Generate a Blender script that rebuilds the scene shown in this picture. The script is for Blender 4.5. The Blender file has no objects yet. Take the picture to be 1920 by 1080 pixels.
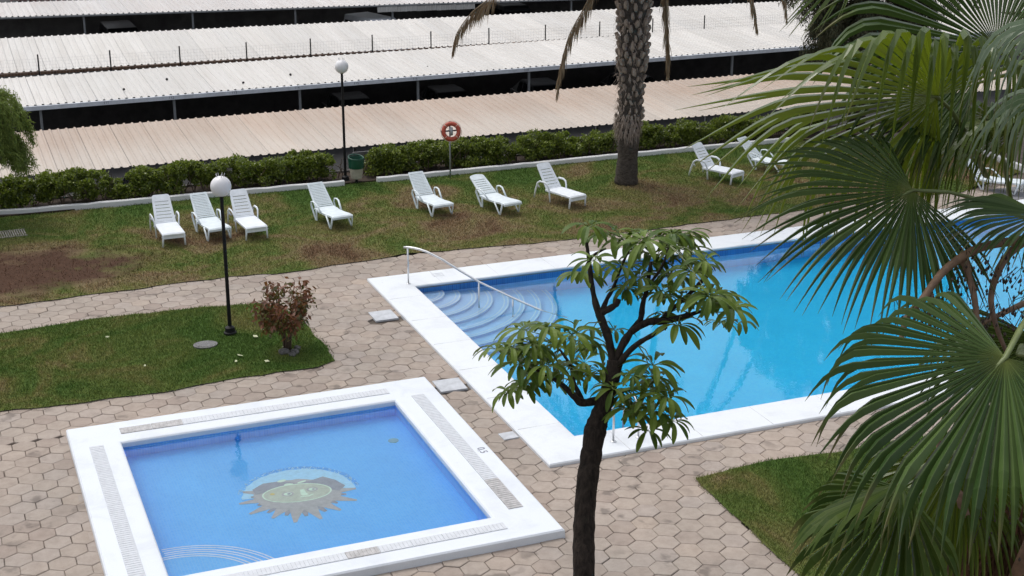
import bpy, bmesh, math, random
import numpy as np
from mathutils import Vector, Matrix

scene = bpy.context.scene
COL = scene.collection
random.seed(11)
RNG = np.random.default_rng(7)

# ------------------------------------------------------------------ camera, sky, sun, exposure
cam_d = bpy.data.cameras.new('camera')
cam = bpy.data.objects.new('camera', cam_d)
COL.objects.link(cam)
cam_d.sensor_width = 36.0
cam_d.lens = 2714.8 / 1920 * 36.0
cam_d.clip_start = 0.1
cam_d.clip_end = 3000
CR = Vector((0.92657, -0.37612, 0.00286))
CU = Vector((0.1187, 0.29963, 0.94664))
CF = Vector((0.35691, 0.87679, -0.32227))
CAM = Vector((-9.36, -21.215, 11.25))
cam.matrix_world = Matrix(((CR.x, CU.x, -CF.x, CAM.x), (CR.y, CU.y, -CF.y, CAM.y), (CR.z, CU.z, -CF.z, CAM.z), (0, 0, 0, 1)))
scene.camera = cam

SUN_EL, SUN_AZ = math.radians(62), math.radians(-25)      # azimuth measured from +y towards +x
world = bpy.data.worlds.new('World')
scene.world = world
world.use_nodes = True
wn = world.node_tree
wn.nodes.clear()
w_out = wn.nodes.new('ShaderNodeOutputWorld')
w_bg = wn.nodes.new('ShaderNodeBackground')
w_sky = wn.nodes.new('ShaderNodeTexSky')
w_sky.sky_type = 'NISHITA'
w_sky.sun_disc = False
w_sky.sun_elevation = SUN_EL
w_sky.sun_rotation = SUN_AZ
w_sky.air_density = 1.0
w_sky.dust_density = 4.0
w_sky.ozone_density = 1.0
w_hs = wn.nodes.new('ShaderNodeHueSaturation')            # overcast: the sky has little colour left
w_hs.inputs['Saturation'].default_value = 0.34
wn.links.new(w_sky.outputs[0], w_hs.inputs['Color'])
wn.links.new(w_hs.outputs[0], w_bg.inputs['Color'])
wn.links.new(w_bg.outputs[0], w_out.inputs['Surface'])
w_bg.inputs['Strength'].default_value = 0.15

sun_d = bpy.data.lights.new('sun', 'SUN')
sun_d.energy = 0.5
sun_d.angle = math.radians(30)
sun_d.color = (1.0, 0.96, 0.9)
sun = bpy.data.objects.new('sun', sun_d)
COL.objects.link(sun)
sdir = Vector((math.sin(SUN_AZ) * math.cos(SUN_EL), math.cos(SUN_AZ) * math.cos(SUN_EL), math.sin(SUN_EL)))
sun.rotation_euler = sdir.to_track_quat('Z', 'Y').to_euler()
sun.location = (0, 0, 60)

vs = scene.view_settings
vs.view_transform = 'Standard'
vs.look = 'None'
vs.exposure = 0.36
vs.gamma = 1.0
vs.use_curve_mapping = False
cy = scene.cycles
cy.use_denoising = True
cy.max_bounces = 24
cy.diffuse_bounces = 9
cy.glossy_bounces = 6
cy.transmission_bounces = 20
cy.transparent_max_bounces = 8
cy.sample_clamp_indirect = 6.0
cy.caustics_reflective = False
cy.caustics_refractive = True

# ------------------------------------------------------------------ helpers
def lin(r, g, b):
    return tuple(((c / 255) / 12.92 if c / 255 <= 0.04045 else ((c / 255 + 0.055) / 1.055) ** 2.4) for c in (r, g, b))

class N:
    """small node-tree writer"""
    def __init__(self, name):
        self.m = bpy.data.materials.new(name)
        self.m.use_nodes = True
        self.t = self.m.node_tree
        self.t.nodes.clear()
        self.out = self.t.nodes.new('ShaderNodeOutputMaterial')
    def n(self, typ, **kw):
        nd = self.t.nodes.new(typ)
        for k, v in kw.items():
            if k.startswith('_'):
                setattr(nd, k[1:], v)
            else:
                key = k.replace('__', ' ')
                nd.inputs[int(key[1:]) if key[0] == 'i' and key[1:].isdigit() else key].default_value = v
        return nd
    def l(self, a, b):
        self.t.links.new(a, b)
    def pos(self, scale=(1, 1, 1), obj=False):
        if obj:
            s = self.n('ShaderNodeTexCoord').outputs['Object']
        else:
            s = self.n('ShaderNodeNewGeometry').outputs['Position']
        mp = self.n('ShaderNodeMapping')
        mp.inputs['Scale'].default_value = scale
        self.l(s, mp.inputs['Vector'])
        return mp.outputs[0]
    def noise(self, vec, scale, detail=4, rough=0.6, dist=0.0):
        nd = self.n('ShaderNodeTexNoise')
        nd.inputs['Scale'].default_value = scale
        nd.inputs['Detail'].default_value = detail
        nd.inputs['Roughness'].default_value = rough
        nd.inputs['Distortion'].default_value = dist
        self.l(vec, nd.inputs['Vector'])
        return nd.outputs['Fac']
    def ramp(self, fac, stops, interp='LINEAR'):
        r = self.n('ShaderNodeValToRGB')
        r.color_ramp.interpolation = interp
        els = r.color_ramp.elements
        while len(els) < len(stops):
            els.new(0.5)
        for e, (p, c) in zip(els, stops):
            e.position = p
            e.color = (c[0], c[1], c[2], 1) if not isinstance(c, (int, float)) else (c, c, c, 1)
        self.l(fac, r.inputs[0])
        return r.outputs[0]
    def mix(self, fac, a, b, mode='MIX'):
        m = self.n('ShaderNodeMix', _data_type='RGBA', _blend_type=mode)
        for s, v in ((m.inputs[0], fac), (m.inputs[6], a), (m.inputs[7], b)):
            if isinstance(v, (int, float)):
                s.default_value = v
            elif isinstance(v, tuple):
                s.default_value = (v[0], v[1], v[2], 1)
            else:
                self.l(v, s)
        return m.outputs[2]
    def math(self, op, a, b=0.0, clamp=False):
        m = self.n('ShaderNodeMath', _operation=op, _use_clamp=clamp)
        for s, v in ((m.inputs[0], a), (m.inputs[1], b)):
            if isinstance(v, (int, float)):
                s.default_value = v
            else:
                self.l(v, s)
        return m.outputs[0]
    def rand(self):
        """one value per piece: object and mesh island together"""
        a = self.n('ShaderNodeObjectInfo').outputs['Random']
        b = self.n('ShaderNodeNewGeometry').outputs['Random Per Island']
        return self.math('FRACT', self.math('ADD', a, b))
    def bump(self, h, strength=0.3, dist=0.01):
        b = self.n('ShaderNodeBump')
        b.inputs['Strength'].default_value = strength
        b.inputs['Distance'].default_value = dist
        self.l(h, b.inputs['Height'])
        return b.outputs[0]
    def principled(self, color, rough=0.6, metal=0.0, normal=None, spec=0.5, trans_mix=0.0, trans_col=None, sss=0):
        p = self.n('ShaderNodeBsdfPrincipled')
        for s, v in ((p.inputs['Base Color'], color), (p.inputs['Roughness'], rough), (p.inputs['Metallic'], metal)):
            if isinstance(v, (int, float)):
                s.default_value = v
            elif isinstance(v, tuple):
                s.default_value = (v[0], v[1], v[2], 1)
            else:
                self.l(v, s)
        p.inputs['Specular IOR Level'].default_value = spec
        if normal is not None:
            self.l(normal, p.inputs['Normal'])
        o = p.outputs[0]
        if trans_mix:
            tr = self.n('ShaderNodeBsdfTranslucent')
            if isinstance(trans_col, tuple):
                tr.inputs[0].default_value = (*trans_col, 1)
            else:
                self.l(trans_col, tr.inputs[0])
            mx = self.n('ShaderNodeMixShader')
            mx.inputs[0].default_value = trans_mix
            self.l(o, mx.inputs[1]); self.l(tr.outputs[0], mx.inputs[2])
            o = mx.outputs[0]
        self.l(o, self.out.inputs['Surface'])
        return p

def simple(name, col, rough=0.6, metal=0.0, var=0.12, scale=3.0, bump=0.0, bscale=40.0, spec=0.5, tint=None):
    b = N(name)
    v = b.pos(obj=True)
    f = b.noise(v, scale, 5, 0.65)
    dark = tint or tuple(c * (1 - var * 2) for c in col)
    lite = tuple(min(1, c * (1 + var)) for c in col)
    c = b.ramp(f, [(0.3, dark), (0.65, lite)])
    nr = b.bump(b.noise(v, bscale, 3), bump, 0.01) if bump else None
    b.principled(c, rough, metal, nr, spec)
    return b.m

class MB:
    """collects shapes, then links them as ONE mesh object"""
    def __init__(self):
        self.v = []; self.f = []
    def add(self, verts, faces):
        o = len(self.v)
        self.v.extend([tuple(p) for p in verts])
        self.f.extend([tuple(i + o for i in f) for f in faces])
    def box(self, c, s, rz=0.0, bev=0.0, M=None):
        x, y, z = s[0] / 2, s[1] / 2, s[2] / 2
        if bev:
            b = min(bev, x * .9, y * .9, z * .9)
            ring = lambda zz, i: [(-x + i, -y, zz), (x - i, -y, zz), (x, -y + i, zz), (x, y - i, zz), (x - i, y, zz), (-x + i, y, zz), (-x, y - i, zz), (-x, -y + i, zz)]
            ring2 = lambda zz: [(-x + b, -y + b, zz), (x - b, -y + b, zz), (x - b, -y + b, zz), (x - b, y - b, zz), (x - b, y - b, zz), (-x + b, y - b, zz), (-x + b, y - b, zz), (-x + b, -y + b, zz)]
            vs_ = ring2(-z) + ring(-z + b, b) + ring(z - b, b) + ring2(z)
            fs = []
            for k in range(3):
                for i in range(8):
                    j = (i + 1) % 8
                    fs.append((k * 8 + i, k * 8 + j, k * 8 + 8 + j, k * 8 + 8 + i))
            fs.append((24, 26, 28, 30)); fs.append((6, 4, 2, 0))
        else:
            vs_ = [(-x, -y, -z), (x, -y, -z), (x, y, -z), (-x, y, -z), (-x, -y, z), (x, -y, z), (x, y, z), (-x, y, z)]
            fs = [(3, 2, 1, 0), (4, 5, 6, 7), (0, 1, 5, 4), (1, 2, 6, 5), (2, 3, 7, 6), (3, 0, 4, 7)]
        if M is not None:
            vs_ = [tuple(M @ Vector(p)) for p in vs_]
        ca, sa = math.cos(rz), math.sin(rz)
        self.add([(c[0] + ca * p[0] - sa * p[1], c[1] + sa * p[0] + ca * p[1], c[2] + p[2]) for p in vs_], fs)
    def tube(self, path, rad, n=8, cap=True, flat=1.0):
        P = [Vector(p) for p in path]
        if isinstance(rad, (int, float)):
            rad = [rad] * len(P)
        vs_, fs = [], []
        up = None
        for i, p in enumerate(P):
            d = (P[min(i + 1, len(P) - 1)] - P[max(i - 1, 0)])
            d = d.normalized() if d.length > 1e-9 else Vector((0, 0, 1))
            if up is None:
                up = Vector((0, 0, 1)) if abs(d.z) < 0.9 else Vector((1, 0, 0))
            a = d.cross(up)
            if a.length < 1e-6:
                a = d.cross(Vector((0, 1, 0)))
            a.normalize()
            b = a.cross(d).normalized()
            up = b
            for k in range(n):
                t = 2 * math.pi * k / n
                vs_.append(p + a * math.cos(t) * rad[i] + b * math.sin(t) * rad[i] * flat)
        for i in range(len(P) - 1):
            for k in range(n):
                j = (k + 1) % n
                fs.append((i * n + k, i * n + j, (i + 1) * n + j, (i + 1) * n + k))
        if cap:
            fs.append(tuple(range(n - 1, -1, -1)))
            fs.append(tuple(range((len(P) - 1) * n, len(P) * n)))
        self.add(vs_, fs)
    def lathe(self, prof, c=(0, 0, 0), n=16):
        vs_, fs = [], []
        for r, z in prof:
            for k in range(n):
                t = 2 * math.pi * k / n
                vs_.append((c[0] + r * math.cos(t), c[1] + r * math.sin(t), c[2] + z))
        m = len(prof)
        for i in range(m - 1):
            for k in range(n):
                j = (k + 1) % n
                fs.append((i * n + k, i * n + j, (i + 1) * n + j, (i + 1) * n + k))
        fs.append(tuple(range(n - 1, -1, -1)))
        fs.append(tuple(range((m - 1) * n, m * n)))
        self.add(vs_, fs)
    def prism(self, poly, z0, z1):
        n = len(poly)
        self.add([(x, y, z0) for x, y in poly] + [(x, y, z1) for x, y in poly],
                 [tuple(range(n - 1, -1, -1)), tuple(range(n, 2 * n))] + [(i, (i + 1) % n, n + (i + 1) % n, n + i) for i in range(n)])
    def sphere(self, c, r, nu=16, nv=10):
        prof = [(max(1e-4, r * math.sin(math.pi * i / nv)), -r * math.cos(math.pi * i / nv)) for i in range(nv + 1)]
        self.lathe(prof, c, nu)
    def mesh(self, name, mat, smooth=False):
        me = bpy.data.meshes.new(name)
        me.from_pydata(self.v, [], self.f)
        me.validate()
        for m in (mat if isinstance(mat, (list, tuple)) else [mat]):
            me.materials.append(m)
        if smooth:
            me.polygons.foreach_set('use_smooth', [True] * len(me.polygons))
        me.update()
        return me
    def build(self, name, mat, parent=None, smooth=False):
        return link(name, self.mesh(name, mat, smooth), parent)

def link(name, me, parent=None, loc=None, rz=0.0):
    o = bpy.data.objects.new(name, me)
    COL.objects.link(o)
    if parent is not None:
        o.parent = parent
    if loc is not None:
        o.location = loc
    if rz:
        o.rotation_euler = (0, 0, rz)
    return o

def autosmooth(o, deg=35):
    me = o.data
    bm = bmesh.new(); bm.from_mesh(me)
    for f in bm.faces: f.smooth = True
    for e in bm.edges:
        if len(e.link_faces) == 2 and e.calc_face_angle(0) > math.radians(deg): e.smooth = False
    bm.to_mesh(me); bm.free()
    return o

def np_mesh(name, V, F, mat, smooth=False):
    """triangles or quads from numpy arrays"""
    me = bpy.data.meshes.new(name)
    k = F.shape[1]
    me.vertices.add(len(V)); me.vertices.foreach_set('co', np.asarray(V, np.float32).ravel())
    me.loops.add(F.size); me.loops.foreach_set('vertex_index', F.astype(np.int32).ravel())
    me.polygons.add(len(F))
    me.polygons.foreach_set('loop_start', np.arange(0, F.size, k, dtype=np.int32))
    me.polygons.foreach_set('loop_total', np.full(len(F), k, dtype=np.int32))
    if smooth:
        me.polygons.foreach_set('use_smooth', np.ones(len(F), dtype=bool))
    me.materials.append(mat)
    me.update(calc_edges=True)
    me.validate()
    return me

def tag(o, label=None, cat=None, group=None, kind=None):
    if label: o['label'] = label
    if cat: o['category'] = cat
    if group: o['group'] = group
    if kind: o['kind'] = kind
    return o

def thing(name, label, cat, loc=(0, 0, 0), rz=0.0, group=None):
    o = bpy.data.objects.new(name, None)
    COL.objects.link(o)
    o.location = loc; o.rotation_euler = (0, 0, rz)
    o.empty_display_size = 0.2
    return tag(o, label, cat, group)

def dup(root, loc, rz, label, group=None):
    """a thing with copies of its parts and sub-parts; meshes are shared"""
    r = root.copy(); COL.objects.link(r)
    r.location = loc; r.rotation_euler = (0, 0, rz); r['label'] = label
    if group: r['group'] = group
    for ch in list(root.children):
        c = ch.copy(); COL.objects.link(c); c.parent = r
        for g in list(ch.children):
            d = g.copy(); COL.objects.link(d); d.parent = c
    return r

def inpoly(x, y, poly):
    c = False
    j = len(poly) - 1
    for i in range(len(poly)):
        xi, yi = poly[i]; xj, yj = poly[j]
        if (yi > y) != (yj > y) and x < (xj - xi) * (y - yi) / (yj - yi) + xi:
            c = not c
        j = i
    return c

def on_screen(p):
    q = Vector(p) - CAM
    d = q.dot(CF)
    if d < 0.1: return None
    return 960 + 2714.8 * q.dot(CR) / d, 540 - 2714.8 * q.dot(CU) / d, d

# ------------------------------------------------------------------ materials
def mat_paver():
    b = N('paver_concrete')
    v = b.pos()
    r = b.rand()
    base = b.ramp(r, [(0.0, (0.335, 0.278, 0.242)), (0.3, (0.372, 0.317, 0.274)), (0.6, (0.398, 0.342, 0.297)), (0.85, (0.382, 0.332, 0.298)), (1.0, (0.41, 0.342, 0.288))])
    big = b.ramp(b.noise(v, 0.35, 4, 0.6), [(0.35, (0.86, 0.87, 0.86)), (0.65, (1.06, 1.03, 1.0))])
    c = b.mix(1.0, base, big, 'MULTIPLY')
    mid = b.ramp(b.noise(v, 5.0, 5, 0.7), [(0.3, (0.80, 0.78, 0.77)), (0.6, (1.05, 1.05, 1.05))])
    c = b.mix(0.8, c, mid, 'MULTIPLY')
    # dark damp stains on a few pieces
    st = b.math('MULTIPLY', b.ramp(b.noise(v, 2.1, 3, 0.5), [(0.59, 0.0), (0.66, 1.0)]), b.ramp(b.noise(v, 0.5, 2), [(0.44, 0.0), (0.56, 1.0)]))
    c = b.mix(b.math('MULTIPLY', st, 0.5), c, (0.075, 0.06, 0.052))
    fine = b.noise(v, 120.0, 3, 0.7)
    c = b.mix(0.35, c, b.ramp(fine, [(0.25, (0.6, 0.6, 0.6)), (0.75, (1.15, 1.15, 1.15))]), 'MULTIPLY')
    b.principled(c, 0.8, 0, b.bump(fine, 0.25, 0.004), 0.3)
    return b.m
def mat_joint():
    b = N('joint_sand')
    v = b.pos()
    c = b.ramp(b.noise(v, 3.0, 5), [(0.3, (0.065, 0.052, 0.042)), (0.7, (0.17, 0.137, 0.11))])
    b.principled(c, 0.95)
    return b.m
def mat_white_paint(name, tone=(0.80, 0.81, 0.82), dirt=0.5):
    b = N(name)
    v = b.pos()
    f = b.noise(v, 1.2, 6, 0.7, 0.4)
    c = b.ramp(f, [(0.28, tuple(t * 0.88 for t in tone)), (0.5, tone), (0.8, tuple(min(0.86, t * 1.03) for t in tone))])
    s = b.ramp(b.noise(v, 6.0, 6, 0.75, 0.6), [(0.60, 0.0), (0.74, 1.0)])
    s2 = b.math('MULTIPLY', s, b.ramp(b.noise(v, 0.6, 3), [(0.42, 0.0), (0.62, 1.0)]))
    c = b.mix(b.math('MULTIPLY', s2, dirt), c, (0.40, 0.40, 0.37))
    g = b.ramp(b.noise(v, 60.0, 3, 0.7), [(0.3, (0.93, 0.93, 0.93)), (0.7, (1.02, 1.02, 1.02))])
    c = b.mix(1.0, c, g, 'MULTIPLY')
    b.principled(c, 0.65, 0, b.bump(b.noise(v, 45.0, 4), 0.12, 0.004), 0.4)
    return b.m
def lawn_colour(b):
    v = b.pos()
    vx = b.n('ShaderNodeSeparateXYZ')
    b.l(v, vx.inputs[0])
    X, Y = vx.outputs[0], vx.outputs[1]
    patch = b.noise(v, 0.42, 6, 0.62, 0.8)
    # lush strip along the kerb and in the middle bed, parched band in front of the loungers
    strip = b.ramp(b.math('DIVIDE', b.math('SUBTRACT', Y, 10.0), 11.0), [(0.0, 0.74), (0.08, 0.70), (0.24, 0.46), (0.34, 0.42), (0.54, 0.42), (0.74, 0.58), (0.93, 0.80)])
    lush = b.math('ADD', b.math('MULTIPLY', b.math('SUBTRACT', patch, 0.5), 2.3), strip)
    c = b.ramp(lush, [(0.05, (0.150, 0.095, 0.058)), (0.20, (0.200, 0.145, 0.085)), (0.34, (0.215, 0.178, 0.092)), (0.48, (0.170, 0.172, 0.062)), (0.66, (0.112, 0.155, 0.040)), (0.90, (0.070, 0.130, 0.028))])
    # dug-over soil at the left end of the lawn
    dx = b.math('MULTIPLY', b.math('ADD', X, 8.6), 0.20)
    dy = b.math('MULTIPLY', b.math('SUBTRACT', Y, 14.9), 0.38)
    d = b.math('ADD', b.math('MULTIPLY', dx, dx), b.math('MULTIPLY', dy, dy))
    d = b.math('ADD', d, b.math('MULTIPLY', b.math('SUBTRACT', b.noise(v, 1.1, 5, 0.65), 0.5), 1.5))
    soil = b.ramp(d, [(0.25, 1.0), (0.75, 0.0)])
    c = b.mix(soil, c, b.mix(b.noise(v, 5.0, 5, 0.7), (0.050, 0.027, 0.018), (0.130, 0.074, 0.050)))
    return c, v
def mat_lawn():
    b = N('lawn_turf')
    c, v = lawn_colour(b)
    f = b.noise(v, 22.0, 5, 0.75)
    c = b.mix(0.7, c, b.ramp(f, [(0.3, (0.42, 0.40, 0.40)), (0.72, (1.15, 1.15, 1.1))]), 'MULTIPLY')
    b.principled(c, 0.95, 0, b.bump(f, 0.6, 0.03), 0.1)
    return b.m
def mat_blade():
    b = N('grass_blade')
    c, v = lawn_colour(b)
    r = b.n('ShaderNodeNewGeometry').outputs['Random Per Island']
    c = b.mix(1.0, c, b.ramp(r, [(0.0, (0.55, 0.6, 0.55)), (0.55, (1.15, 1.1, 1.0)), (0.9, (1.6, 1.45, 1.2)), (1.0, (2.2, 1.9, 1.5))]), 'MULTIPLY')
    b.principled(c, 0.7, 0, None, 0.2, 0.25, c)
    return b.m
def mat_pool_tile(name, a, c2, joint, size=0.33, rel=0.35):
    """small glazed tiles; the grid is the tile joint itself"""
    b = N(name)
    v = b.pos()
    br = b.n('ShaderNodeTexBrick')
    br.offset = 0.0
    br.inputs['Color1'].default_value = (*a, 1); br.inputs['Color2'].default_value = (*c2, 1); br.inputs['Mortar'].default_value = (*joint, 1)
    br.inputs['Scale'].default_value = 1.0
    br.inputs['Mortar Size'].default_value = 0.003
    br.inputs['Brick Width'].default_value = 0.05
    br.inputs['Row Height'].default_value = 0.05
    b.l(v, br.inputs['Vector'])
    n1 = b.ramp(b.noise(v, 0.8, 5, 0.6), [(0.3, (0.90, 0.93, 0.95)), (0.7, (1.06, 1.04, 1.02))])
    c = b.mix(1.0, br.outputs['Color'], n1, 'MULTIPLY')
    b.principled(c, rel)
    return b.m
def mat_water(name, ripple=0.018, scale=2.2, density=0.35, tint=(0.35, 0.80, 0.98)):
    b = N(name)
    v = b.pos((1, 1, 1))
    h = b.math('ADD', b.noise(v, scale, 3, 0.5, 0.3), b.math('MULTIPLY', b.noise(v, scale * 4.5, 2, 0.5), 0.22))
    g = b.n('ShaderNodeBsdfGlass')
    g.inputs['IOR'].default_value = 1.33
    g.inputs['Roughness'].default_value = 0.0
    g.inputs['Color'].default_value = (1, 1, 1, 1)
    b.l(b.bump(h, ripple, 0.5), g.inputs['Normal'])
    b.l(g.outputs[0], b.out.inputs['Surface'])
    a = b.n('ShaderNodeVolumeAbsorption')
    a.inputs['Color'].default_value = (*tint, 1)
    a.inputs['Density'].default_value = density
    b.l(a.outputs[0], b.out.inputs['Volume'])
    return b.m
def mat_leaf(name, lo, hi, rough=0.45, trans=0.25, tcol=(0.16, 0.26, 0.02), spec=0.5, vein=0.0):
    b = N(name)
    r = b.rand()
    c = b.ramp(r, [(0.0, lo), (1.0, hi)])
    v = b.pos()
    c = b.mix(0.6, c, b.ramp(b.noise(v, 7.0, 4, 0.6), [(0.3, (0.72, 0.74, 0.7)), (0.7, (1.18, 1.15, 1.1))]), 'MULTIPLY')
    b.principled(c, rough, 0, None, spec, trans, tcol)
    return b.m
def mat_roof(name, base, stain, amt, low=None):
    b = N(name)
    v = b.pos()
    if low:                                               # dust washed down towards the gutter
        oy = b.n('ShaderNodeSeparateXYZ'); b.l(b.n('ShaderNodeTexCoord').outputs['Object'], oy.inputs[0])
        base = b.mix(b.ramp(b.math('ADD', b.math('MULTIPLY', oy.outputs[1], .2), b.math('MULTIPLY', b.math('SUBTRACT', b.noise(b.pos((1.5, .3, 1)), 1.0, 3), .5), .7)), [(.2, 0.0), (.7, 1.0)]), low, base)
    r = b.n('ShaderNodeObjectInfo').outputs['Random']
    c = b.mix(1.0, base, b.ramp(r, [(0.0, (0.90, 0.90, 0.90)), (1.0, (1.05, 1.04, 1.03))]), 'MULTIPLY')
    st = b.noise(b.pos((2.2, 0.25, 1)), 1.0, 5, 0.65)
    c = b.mix(b.math('MULTIPLY', b.ramp(st, [(0.35, 0.0), (0.75, 1.0)]), amt), c, stain)
    c = b.mix(0.5, c, b.ramp(b.noise(v, 14.0, 4, 0.7), [(0.35, (0.9, 0.89, 0.87)), (0.6, (1.03, 1.03, 1.03))]), 'MULTIPLY')
    b.principled(c, 0.6, 0, None, 0.35)
    return b.m
def mat_bark(name, a, c2, scale=(14, 14, 3), bump=0.8):
    b = N(name)
    v = b.pos(scale, obj=True)
    f = b.noise(v, 1.0, 6, 0.7, 0.5)
    c = b.ramp(f, [(0.3, a), (0.7, c2)])
    b.principled(c, 0.9, 0, b.bump(f, bump, 0.03), 0.2)
    return b.m

def mat_fan(name, lo, hi, rib, trans, tcol, rough=0.36, spec=0.4):
    b = N(name)
    uv = b.n('ShaderNodeUVMap').outputs[0]
    sp = b.n('ShaderNodeSeparateXYZ'); b.l(uv, sp.inputs[0])
    r = b.n('ShaderNodeNewGeometry').outputs['Random Per Island']
    c = b.ramp(b.math('FRACT', b.math('MULTIPLY', r, 7.31)), [(0.0, lo), (0.6, tuple((p + q) / 2 for p, q in zip(lo, hi))), (1.0, hi)])
    v = b.pos()
    c = b.mix(0.6, c, b.ramp(b.noise(v, 5.0, 4, 0.6), [(0.3, (0.70, 0.74, 0.68)), (0.7, (1.2, 1.16, 1.1))]), 'MULTIPLY')
    # fine lengthwise veins and a paler midrib
    w = b.n('ShaderNodeTexWave', _wave_type='BANDS'); w.inputs['Scale'].default_value = 3.2; b.l(uv, w.inputs['Vector'])
    c = b.mix(0.35, c, b.ramp(w.outputs['Fac'], [(0.0, (0.75, 0.78, 0.75)), (1.0, (1.15, 1.14, 1.1))]), 'MULTIPLY')
    mid = b.ramp(b.math('ABSOLUTE', sp.outputs[0]), [(0.04, 1.0), (0.16, 0.0)])
    c = b.mix(b.math('MULTIPLY', mid, 0.55), c, rib)
    tipn = b.math('ADD', sp.outputs[1], b.math('MULTIPLY', b.math('SUBTRACT', r, 0.5), 0.22))
    c = b.mix(b.ramp(tipn, [(0.86, 0.0), (1.0, 0.75)]), c, (0.20, 0.17, 0.075))
    c = b.mix(b.ramp(sp.outputs[1], [(0.0, 0.6), (0.14, 0.0)]), c, (0.22, 0.24, 0.06))
    b.principled(c, rough, 0, None, spec, trans, tcol)
    return b.m

M = {}
M['paver'] = mat_paver(); M['joint'] = mat_joint()
M['coping'] = mat_white_paint('coping_white', (0.73, 0.765, 0.80), 0.6)
M['coping_small'] = mat_white_paint('coping_white_small', (0.72, 0.76, 0.81), 0.22)
M['kerb'] = mat_white_paint('kerb_white', (0.74, 0.74, 0.74), 0.8)
M['lawn'] = mat_lawn(); M['blade'] = mat_blade()
M['pool_floor'] = mat_pool_tile('pool_floor_tile', (0.03, 0.58, 0.98), (0.05, 0.63, 0.985), (0.08, 0.62, 0.96))
M['pool_wall'] = mat_pool_tile('pool_wall_tile', (0.36, 0.54, 0.86), (0.40, 0.58, 0.90), (0.48, 0.64, 0.88))
M['pool_step'] = mat_pool_tile('pool_step_tile', (0.31, 0.53, 0.86), (0.35, 0.57, 0.90), (0.40, 0.60, 0.88))
M['nosing'] = simple('step_nosing_white', (0.56, 0.70, 0.85), 0.4, 0, 0.05)
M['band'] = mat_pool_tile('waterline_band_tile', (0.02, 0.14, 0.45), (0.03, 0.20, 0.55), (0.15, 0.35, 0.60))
M['lip_shade'] = simple('lip_shade_grey', (0.20, 0.22, 0.22), 0.8)  # shadow below the coping lip, put into the wall strip's colour
M['small_floor'] = mat_pool_tile('small_pool_tile', (0.065, 0.42, 0.93), (0.09, 0.47, 0.96), (0.14, 0.50, 0.92))
M['small_wall'] = mat_pool_tile('small_pool_wall_tile', (0.12, 0.44, 0.90), (0.16, 0.50, 0.94), (0.26, 0.58, 0.92))
M['water'] = mat_water('pool_water', 0.0045, 1.6, 0.22, (0.05, 0.90, 1.0))
M['water_small'] = mat_water('small_pool_water', 0.013, 1.8, 0.15, (0.30, 0.80, 1.0))
M['grate'] = simple('grate_plastic', (0.60, 0.625, 0.66), 0.6, 0, 0.05, 8)
M['grate_worn'] = simple('grate_worn', (0.46, 0.45, 0.45), 0.7, 0, 0.14, 10)
M['slab'] = simple('white_slab', (0.50, 0.52, 0.55), 0.7, 0, 0.1, 5, 0.1)
M['steel'] = simple('stainless', (0.72, 0.73, 0.74), 0.38, 0.85, 0.05)
M['black'] = simple('black_paint', (0.008, 0.008, 0.009), 0.55, 0, 0.2, spec=0.25)
M['globe'] = simple('opal_globe', (0.78, 0.77, 0.78), 0.35, 0, 0.03)
M['spike'] = simple('clear_spike', (0.55, 0.55, 0.55), 0.3)
M['plastic'] = simple('white_plastic', (0.78, 0.82, 0.86), 0.38, 0, 0.06, 4)
M['plastic_old'] = simple('white_plastic_cool', (0.70, 0.77, 0.80), 0.42, 0, 0.07, 4)
M['roof_pink'] = mat_roof('roof_sheet_pinkish', (0.445, 0.350, 0.282), (0.52, 0.455, 0.395), 0.45, (0.525, 0.468, 0.412))
M['roof_white'] = mat_roof('roof_sheet_white', (0.635, 0.622, 0.60), (0.50, 0.47, 0.43), 0.6)
M['roof_rust'] = mat_roof('roof_sheet_aged', (0.60, 0.585, 0.575), (0.48, 0.43, 0.40), 0.7)
M['gutter'] = simple('gutter_grey', (0.74, 0.77, 0.82), 0.5, 0.0, 0.1)
M['rust'] = simple('rusty_edge', (0.16, 0.09, 0.055), 0.85, 0, 0.3, 6)
M['galv'] = simple('galvanised', (0.30, 0.31, 0.32), 0.5, 0.3, 0.1)
M['asphalt'] = simple('car_park_asphalt', (0.030, 0.030, 0.031), 0.9, 0, 0.2, 1.0)
M['earth'] = simple('earth', (0.09, 0.065, 0.045), 0.95, 0, 0.25, 1.0, 0.4)
M['bed'] = simple('bed_soil', (0.045, 0.030, 0.021), 0.95, 0, 0.35, 4.0, 0.6, 20)
M['wall'] = simple('rendered_wall', (0.16, 0.15, 0.145), 0.9, 0, 0.2, 1.2, 0.2)
M['hedge'] = mat_leaf('hedge_leaf', (0.032, 0.058, 0.011), (0.235, 0.285, 0.038), 0.4, 0.3, (0.22, 0.30, 0.03))
M['twig'] = mat_bark('twig_bark', (0.07, 0.05, 0.035), (0.17, 0.13, 0.095), (20, 20, 5), 0.4)
M['feather'] = mat_leaf('feathery_leaf', (0.085, 0.130, 0.03), (0.24, 0.31, 0.075), 0.6, 0.3, (0.26, 0.34, 0.08), 0.3)
M['tamarisk'] = mat_leaf('dull_feathery_leaf', (0.05, 0.055, 0.035), (0.13, 0.125, 0.075), 0.8, 0.15, (0.12, 0.13, 0.05), 0.2)
M['dead_frond'] = mat_leaf('dead_frond', (0.20, 0.14, 0.085), (0.42, 0.33, 0.23), 0.8, 0.15, (0.3, 0.2, 0.1), 0.2)
M['frond'] = mat_leaf('palm_frond', (0.035, 0.060, 0.018), (0.075, 0.105, 0.03), 0.45, 0.2, (0.15, 0.22, 0.03))
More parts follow.
